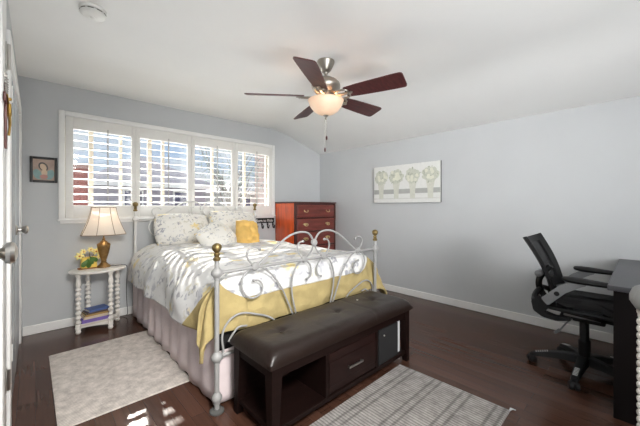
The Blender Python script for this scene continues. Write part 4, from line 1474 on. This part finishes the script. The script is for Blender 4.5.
for (x, y, z1, nm) in ((0.006, -0.004, -0.63, 'c'), (-0.006, 0.004, -0.73, 'c')):
    bm = BM()
    z = -0.485
    tube(bm, [(x, y, -0.478), (x, y, z1)], 0.0015, 5)
    while z > z1:
        ball(bm, (x, y, z), 0.0026, 6)
        z -= 0.009
    pc = obj('pull_chain', bm, M['nickel'], fan)
    bm = BM(); lathe(bm, [(0.002, z1 - 0.035), (0.007, z1 - 0.03), (0.0075, z1 - 0.01), (0.003, z1 + 0.002)], x, y, 10)
    obj('fob', bm, M['blade'], pc)
pl = lamp('fan_bulb_light', 'POINT', (FX, FY, HC - 0.375), 1.5, (1.0, 0.72, 0.45)); pl.data.shadow_soft_size = 0.03

# ------------------------------------------------------------------ smoke detector
sd = thing('smoke_detector', 'round white smoke detector on the ceiling near the left wall', 'smoke detector', (0.262, 2.345, HC))
bm = BM(); lathe(bm, [(0.060, -0.018), (0.068, -0.014), (0.072, -0.004), (0.072, 0.0)], seg=36)
obj('base', bm, M['plastic_white'], sd)
bm = BM(); lathe(bm, [(0.004, -0.046), (0.030, -0.045), (0.034, -0.043), (0.052, -0.042), (0.064, -0.036), (0.068, -0.028), (0.066, -0.024)], seg=36)
obj('cover', bm, M['plastic_white'], sd)
bm = BM()
for k in range(9):
    a0 = 2 * PI * k / 9
    tube(bm, [(0.0655 * math.cos(a0 + 0.05 * j), 0.0655 * math.sin(a0 + 0.05 * j), -0.021) for j in range(10)], 0.003, 6)
obj('vent_slots', bm, M['vent'], sd)
bm = BM(); lathe(bm, [(0.0135, -0.049), (0.015, -0.048), (0.015, -0.044)], 0.0, 0.012, 16)
obj('test_button', bm, M['plastic_white'], sd)

# ------------------------------------------------------------------ desk
dk = thing('desk', 'black brown desk with grey top against the right wall', 'desk', (3.08, -0.2, 0))
DXa, DXb, DYa, DYb = 2.43, 3.735, -0.52, 0.115
bm = BM(); box(bm, DXa - 0.005, DXb, DYa, DYb + 0.02, 0.735, 0.765, 0.003)
o = obj('desk_top', rel(bm, dk), M['desktop'], dk); o['label'] = 'grey top board'
bm = BM(); box(bm, DXa + 0.005, DXa + 0.03, DYa + 0.01, DYb - 0.005, 0.0, 0.735, 0.001)
obj('side_panel', rel(bm, dk), M['deskwood'], dk, smooth=False)
bm = BM(); box(bm, DXb - 0.03, DXb - 0.005, DYa + 0.01, DYb - 0.005, 0.0, 0.735, 0.001)
obj('side_panel', rel(bm, dk), M['deskwood'], dk, smooth=False)
bm = BM(); box(bm, DXa + 0.03, DXb - 0.03, DYa + 0.02, DYa + 0.04, 0.25, 0.735)
obj('modesty_panel', rel(bm, dk), M['deskwood'], dk, smooth=False)

# ------------------------------------------------------------------ office chair (faces the desk, towards -Y)
CX, CY = 2.93, 0.285
oc = thing('office_chair', 'black mesh swivel office chair with grey armrest supports pulled up to the desk', 'office chair', (CX, CY, 0))
def cb(bm):
    return bm
bm = BM(); lathe(bm, [(0.048, 0.075), (0.052, 0.085), (0.052, 0.115), (0.043, 0.125), (0.038, 0.13)], seg=20)
hub = obj('hub', bm, M['black'], oc)
angs = [176, 104, 32, -40, -112]
for a_ in angs:
    a = rad(a_)
    T = Matrix.Rotation(a, 4, 'Z')
    bm = BM()
    secs = [(0.03, 0.038, 0.074, 0.135), (0.12, 0.033, 0.078, 0.128), (0.22, 0.028, 0.070, 0.108), (0.30, 0.026, 0.058, 0.084), (0.328, 0.016, 0.056, 0.074)]
    rings = []
    for (x, w, z0, z1) in secs:
        rings.append([bm.verts.new(T @ Vector(c)) for c in ((x, -w, z0), (x, w, z0), (x, w * 0.75, z1), (x, -w * 0.75, z1))])
    for i in range(len(rings) - 1):
        for k in range(4):
            bm.faces.new((rings[i][k], rings[i][(k + 1) % 4], rings[i + 1][(k + 1) % 4], rings[i + 1][k]))
    bm.faces.new(list(reversed(rings[0]))); bm.faces.new(rings[-1])
    bmesh.ops.bevel(bm, geom=bm.edges[:], offset=0.004, segments=2, affect='EDGES')
    lg = obj('base_leg', bm, M['black'], oc)
    bm = BM()
    for j in range(6):
        x = 0.215 + j * 0.014
        z = 0.1085 - (x - 0.22) * 0.28
        box(bm, x, x + 0.006, -0.013, 0.013, z - 0.002, z + 0.002, mtx=T)
    gp = obj('foot_grip', bm, M['box_grey'], lg, smooth=False); gp['label'] = 'pale ribbed grip'
    bm = BM()
    Tc = T @ Matrix.Translation((0.315, 0, 0.026)) @ Matrix.Rotation(rad(25), 4, 'Z')
    for s_ in (-1, 1):
        lathe(bm, [(0.022, s_ * 0.005), (0.0255, s_ * 0.008), (0.0255, s_ * 0.026), (0.02, s_ * 0.030)], seg=18, mtx=Tc @ Matrix.Rotation(PI / 2, 4, 'X'))
    box(bm, -0.016, 0.016, -0.024, 0.024, 0.006, 0.03, 0.006, mtx=Tc)
    tube(bm, [T @ Vector((0.315, 0, 0.03)), T @ Vector((0.315, 0, 0.066))], 0.008, 8)
    obj('castor', bm, M['black'], oc)
bm = BM(); lathe(bm, [(0.036, 0.125), (0.036, 0.24), (0.031, 0.245), (0.028, 0.25), (0.028, 0.40), (0.04, 0.405)], seg=20)
obj('gas_column', bm, M['black'], oc)
bm = BM(); box(bm, -0.10, 0.10, -0.12, 0.13, 0.395, 0.435, 0.012)
mech = obj('tilt_mechanism', bm, M['black'], oc)
bm = BM(); tube(bm, smooth_curve([(-0.08, 0.05, 0.41), (-0.15, 0.08, 0.39), (-0.20, 0.11, 0.345), (-0.235, 0.13, 0.33)]), 0.005, 8)
tube(bm, [(-0.205, 0.115, 0.342), (-0.245, 0.135, 0.326)], 0.010, 8)
obj('lever', bm, M['silver'], mech)
# seat: frame ring plus mesh pad
def rrect(w, d, r_, n_=6):
    out = []
    for (cx, cy, a0) in ((w - r_, d - r_, 0), (-w + r_, d - r_, 90), (-w + r_, -d + r_, 180), (w - r_, -d + r_, 270)):
        for k in range(n_ + 1):
            a = rad(a0 + 90 * k / n_)
            out.append((cx + r_ * math.cos(a), cy + r_ * math.sin(a)))
    return out
SY = -0.02
bm = BM()
base = rrect(0.245, 0.235, 0.08)
levels = [(0.93, 0.480), (1.0, 0.497), (1.0, 0.530), (0.95, 0.552)]
rings = []
for sc, z in levels:
    rings.append([bm.verts.new((x * sc, y * sc + SY, z - (0.03 if y < -0.17 else 0.0) * (1 if z > 0.47 else 0.4))) for x, y in base])
for i in range(3):
    for k in range(len(base)):
        bm.faces.new((rings[i][k], rings[i][(k + 1) % len(base)], rings[i + 1][(k + 1) % len(base)], rings[i + 1][k]))
bm.faces.new(list(reversed(rings[0])))
c0 = bm.verts.new((0, SY, 0.545))
for k in range(len(base)):
    bm.faces.new((rings[3][k], rings[3][(k + 1) % len(base)], c0))
st = obj('seat', bm, M['blackmesh'], oc, angle=50)
bm = BM()
tube(bm, [Vector((x * 0.99, y * 0.99 + SY, 0.497 - (0.015 if y < -0.17 else 0))) for x, y in base], 0.014, 8, closed=True)
obj('seat_frame', bm, M['black'], oc)
bm = BM(); box(bm, -0.15, -0.03, -0.10, 0.10, 0.436, 0.472, 0.004)
obj('under_plate', bm, M['silver'], st)
# backrest: bottom y .13 z .66 -> top y .30 z 1.0 (local), curved
def back_pt(u, v):
    """u -1..1 across X, v 0..1 up"""
    w = 0.205 + 0.03 * v - 0.02 * (1 - v) ** 2
    y = 0.19 + 0.17 * v - 0.02 * math.sin(PI * v) - 0.045 * u * u
    z = 0.60 + 0.385 * v + 0.02 * (u * u - 0.5) * v
    return Vector((u * w, y, z))
bm = BM()
N = 14
for s_ in (0, 1):
    pass
gr_ = [[[bm.verts.new(back_pt(-0.86 + 1.72 * i / N, 0.07 + 0.86 * j / N) + Vector((0, 0.006 * s_, 0))) for i in range(N + 1)] for j in range(N + 1)] for s_ in (0, 1)]
for j in range(N):
    for i in range(N):
        a_ = (gr_[0][j][i], gr_[0][j][i + 1], gr_[0][j + 1][i + 1], gr_[0][j + 1][i])
        bm.faces.new(a_)
        bm.faces.new(tuple(reversed([gr_[1][j][i], gr_[1][j][i + 1], gr_[1][j + 1][i + 1], gr_[1][j + 1][i]])))
bk = obj('backrest_mesh', bm, M['blackmesh'], oc, angle=80, recalc=False)
# frame band
bm = BM()
def band(path, wdir):
    pass
loop = [(-1 + 2 * i / 16, 1.0) for i in range(17)] + [(1, 1 - j / 12) for j in range(1, 13)] + [(1 - 2 * i / 16, 0.0) for i in range(1, 17)] + [(-1, j / 12) for j in range(1, 12)]
rings = []
for (u, v) in loop:
    du = 0.17 if abs(u) > 0 else 0
    iu = max(-0.70, min(0.70, u)); iv = max(0.16 if True else 0, min(0.88, v))
    po, pi_ = back_pt(u, v), back_pt(iu, iv)
    n_ = Vector((0, -0.9, 0.35)).normalized()
    rings.append([bm.verts.new(po + n_ * 0.009), bm.verts.new(pi_ + n_ * 0.009), bm.verts.new(pi_ - n_ * 0.011), bm.verts.new(po - n_ * 0.011)])
for i in range(len(rings)):
    A_, B_ = rings[i], rings[(i + 1) % len(rings)]
    for k in range(4):
        bm.faces.new((A_[k], A_[(k + 1) % 4], B_[(k + 1) % 4], B_[k]))
obj('backrest_frame', bm, M['black'], oc, angle=50)
bm = BM()
tube(bm, smooth_curve([(0, 0.20, 0.76), (0, 0.245, 0.70), (0, 0.275, 0.63), (0, 0.26, 0.55), (0, 0.19, 0.47), (0, 0.08, 0.43)]), 0.022, 10)
for s_ in (-1, 1):
    tube(bm, smooth_curve([(s_ * 0.02, 0.265, 0.57), (s_ * 0.12, 0.27, 0.56), (s_ * 0.20, 0.265, 0.54), (s_ * 0.25, 0.25, 0.52)]), 0.020, 10)
obj('back_support', bm, M['black'], oc)
bm = BM(); lathe(bm, [(0.010, -0.06), (0.026, -0.05), (0.026, 0.05), (0.010, 0.06)], seg=14, mtx=Matrix.Translation((-0.02, 0.265, 0.70)) @ Matrix.Rotation(PI / 2, 4, 'Y'))
o = obj('lumbar_knob', bm, M['silver'], oc); o['label'] = 'silver lumbar adjuster'
for s_ in (-1, 1):
    bm = BM()
    X0, X1 = (s_ * 0.247, s_ * 0.287)
    prism(bm, [(0.168, 0.518), (0.212, 0.562), (0.105, 0.672), (0.055, 0.702), (-0.03, 0.706), (-0.04, 0.694), (0.015, 0.672), (0.07, 0.628)], X0, X1, axis='x')
    bmesh.ops.bevel(bm, geom=bm.edges[:], offset=0.006, segments=2, affect='EDGES')
    asup = obj('arm_support', bm, M['silver'], oc); asup['label'] = 'silver grey slanted arm support'
    bm = BM()
    prism(bm, [(0.165, 0.498), (0.195, 0.470), (0.13, 0.452), (0.05, 0.466), (0.04, 0.446), (0.12, 0.424), (0.20, 0.432), (0.255, 0.468), (0.268, 0.535), (0.232, 0.578), (0.205, 0.563)], s_ * 0.243, s_ * 0.291, axis='x')
    bmesh.ops.bevel(bm, geom=bm.edges[:], offset=0.005, segments=2, affect='EDGES')
    obj('arm_bracket', bm, M['black'], oc)
    bm = BM(); lathe(bm, [(0.016, -0.002), (0.016, 0.003), (0.012, 0.005)], seg=14, mtx=Matrix.Translation((s_ * 0.287, 0.118, 0.615)) @ Matrix.Rotation(s_ * PI / 2, 4, 'Y'))
    obj('bolt_cap', bm, M['black'], asup)
    bm = BM()
    secs = [(-0.150, 0.024, 0.706, 0.726), (-0.140, 0.036, 0.699, 0.733), (0.0, 0.046, 0.699, 0.743), (0.05, 0.042, 0.702, 0.744), (0.083, 0.030, 0.709, 0.740), (0.092, 0.016, 0.716, 0.734)]
    rings = []
    for (y, w, z0, z1) in secs:
        ring = []
        for k in range(12):
            a = 2 * PI * k / 12
            ring.append(bm.verts.new((s_ * 0.265 + w * math.cos(a), y, (z0 + z1) / 2 + (z1 - z0) / 2 * math.sin(a))))
        rings.append(ring)
    for i in range(len(rings) - 1):
        for k in range(12):
            bm.faces.new((rings[i][k], rings[i][(k + 1) % 12], rings[i + 1][(k + 1) % 12], rings[i + 1][k]))
    bm.faces.new(list(reversed(rings[0]))); bm.faces.new(rings[-1])
    obj('arm_pad', bm, M['black'], oc)

# ------------------------------------------------------------------ white stool at the right edge
SX_, SYy = 2.15, -0.112
so = thing('round_stool', 'tall white round stool with pleated top and bobbin legs in front of the desk end', 'stool', (SX_, SYy, 0))
bm = BM()
seg = 72
prof = [(r_, z_ + 0.075) for r_, z_ in [(0.10, 0.645), (0.130, 0.652), (0.150, 0.685), (0.150, 0.715), (0.138, 0.748), (0.10, 0.770), (0.05, 0.776), (0.004, 0.778)]]
rings = []
for (r_, z) in prof:
    rings.append([bm.verts.new(((r_ * (1 + 0.02 * math.cos(24 * 2 * PI * k / seg))) * math.cos(2 * PI * k / seg), (r_ * (1 + 0.02 * math.cos(24 * 2 * PI * k / seg))) * math.sin(2 * PI * k / seg), z)) for k in range(seg)])
for i in range(len(rings) - 1):
    for k in range(seg):
        bm.faces.new((rings[i][k], rings[i][(k + 1) % seg], rings[i + 1][(k + 1) % seg], rings[i + 1][k]))
bm.faces.new(list(reversed(rings[0]))); bm.faces.new(rings[-1])
obj('pleated_seat', bm, mat('white_pleated_cloth', (168, 168, 166), 0.9), so, angle=60)
bm = BM(); lathe(bm, [(0.122, 0.70), (0.128, 0.705), (0.128, 0.717), (0.11, 0.7205)], seg=32)
obj('seat_rim', bm, M['stand'], so)
for k in range(4):
    a = rad(95 + 90 * k)
    bm = BM()
    x, y = 0.113 * math.cos(a), 0.113 * math.sin(a)
    z = 0.0
    prof = []
    while z < 0.66:
        prof += [(0.009, z), (0.014, z + 0.006), (0.016, z + 0.016), (0.014, z + 0.026), (0.009, z + 0.032)]
        z += 0.034
    prof += [(0.012, 0.69), (0.012, 0.703)]
    lathe(bm, prof, x, y, 14)
    obj('leg', bm, M['stand'], so)
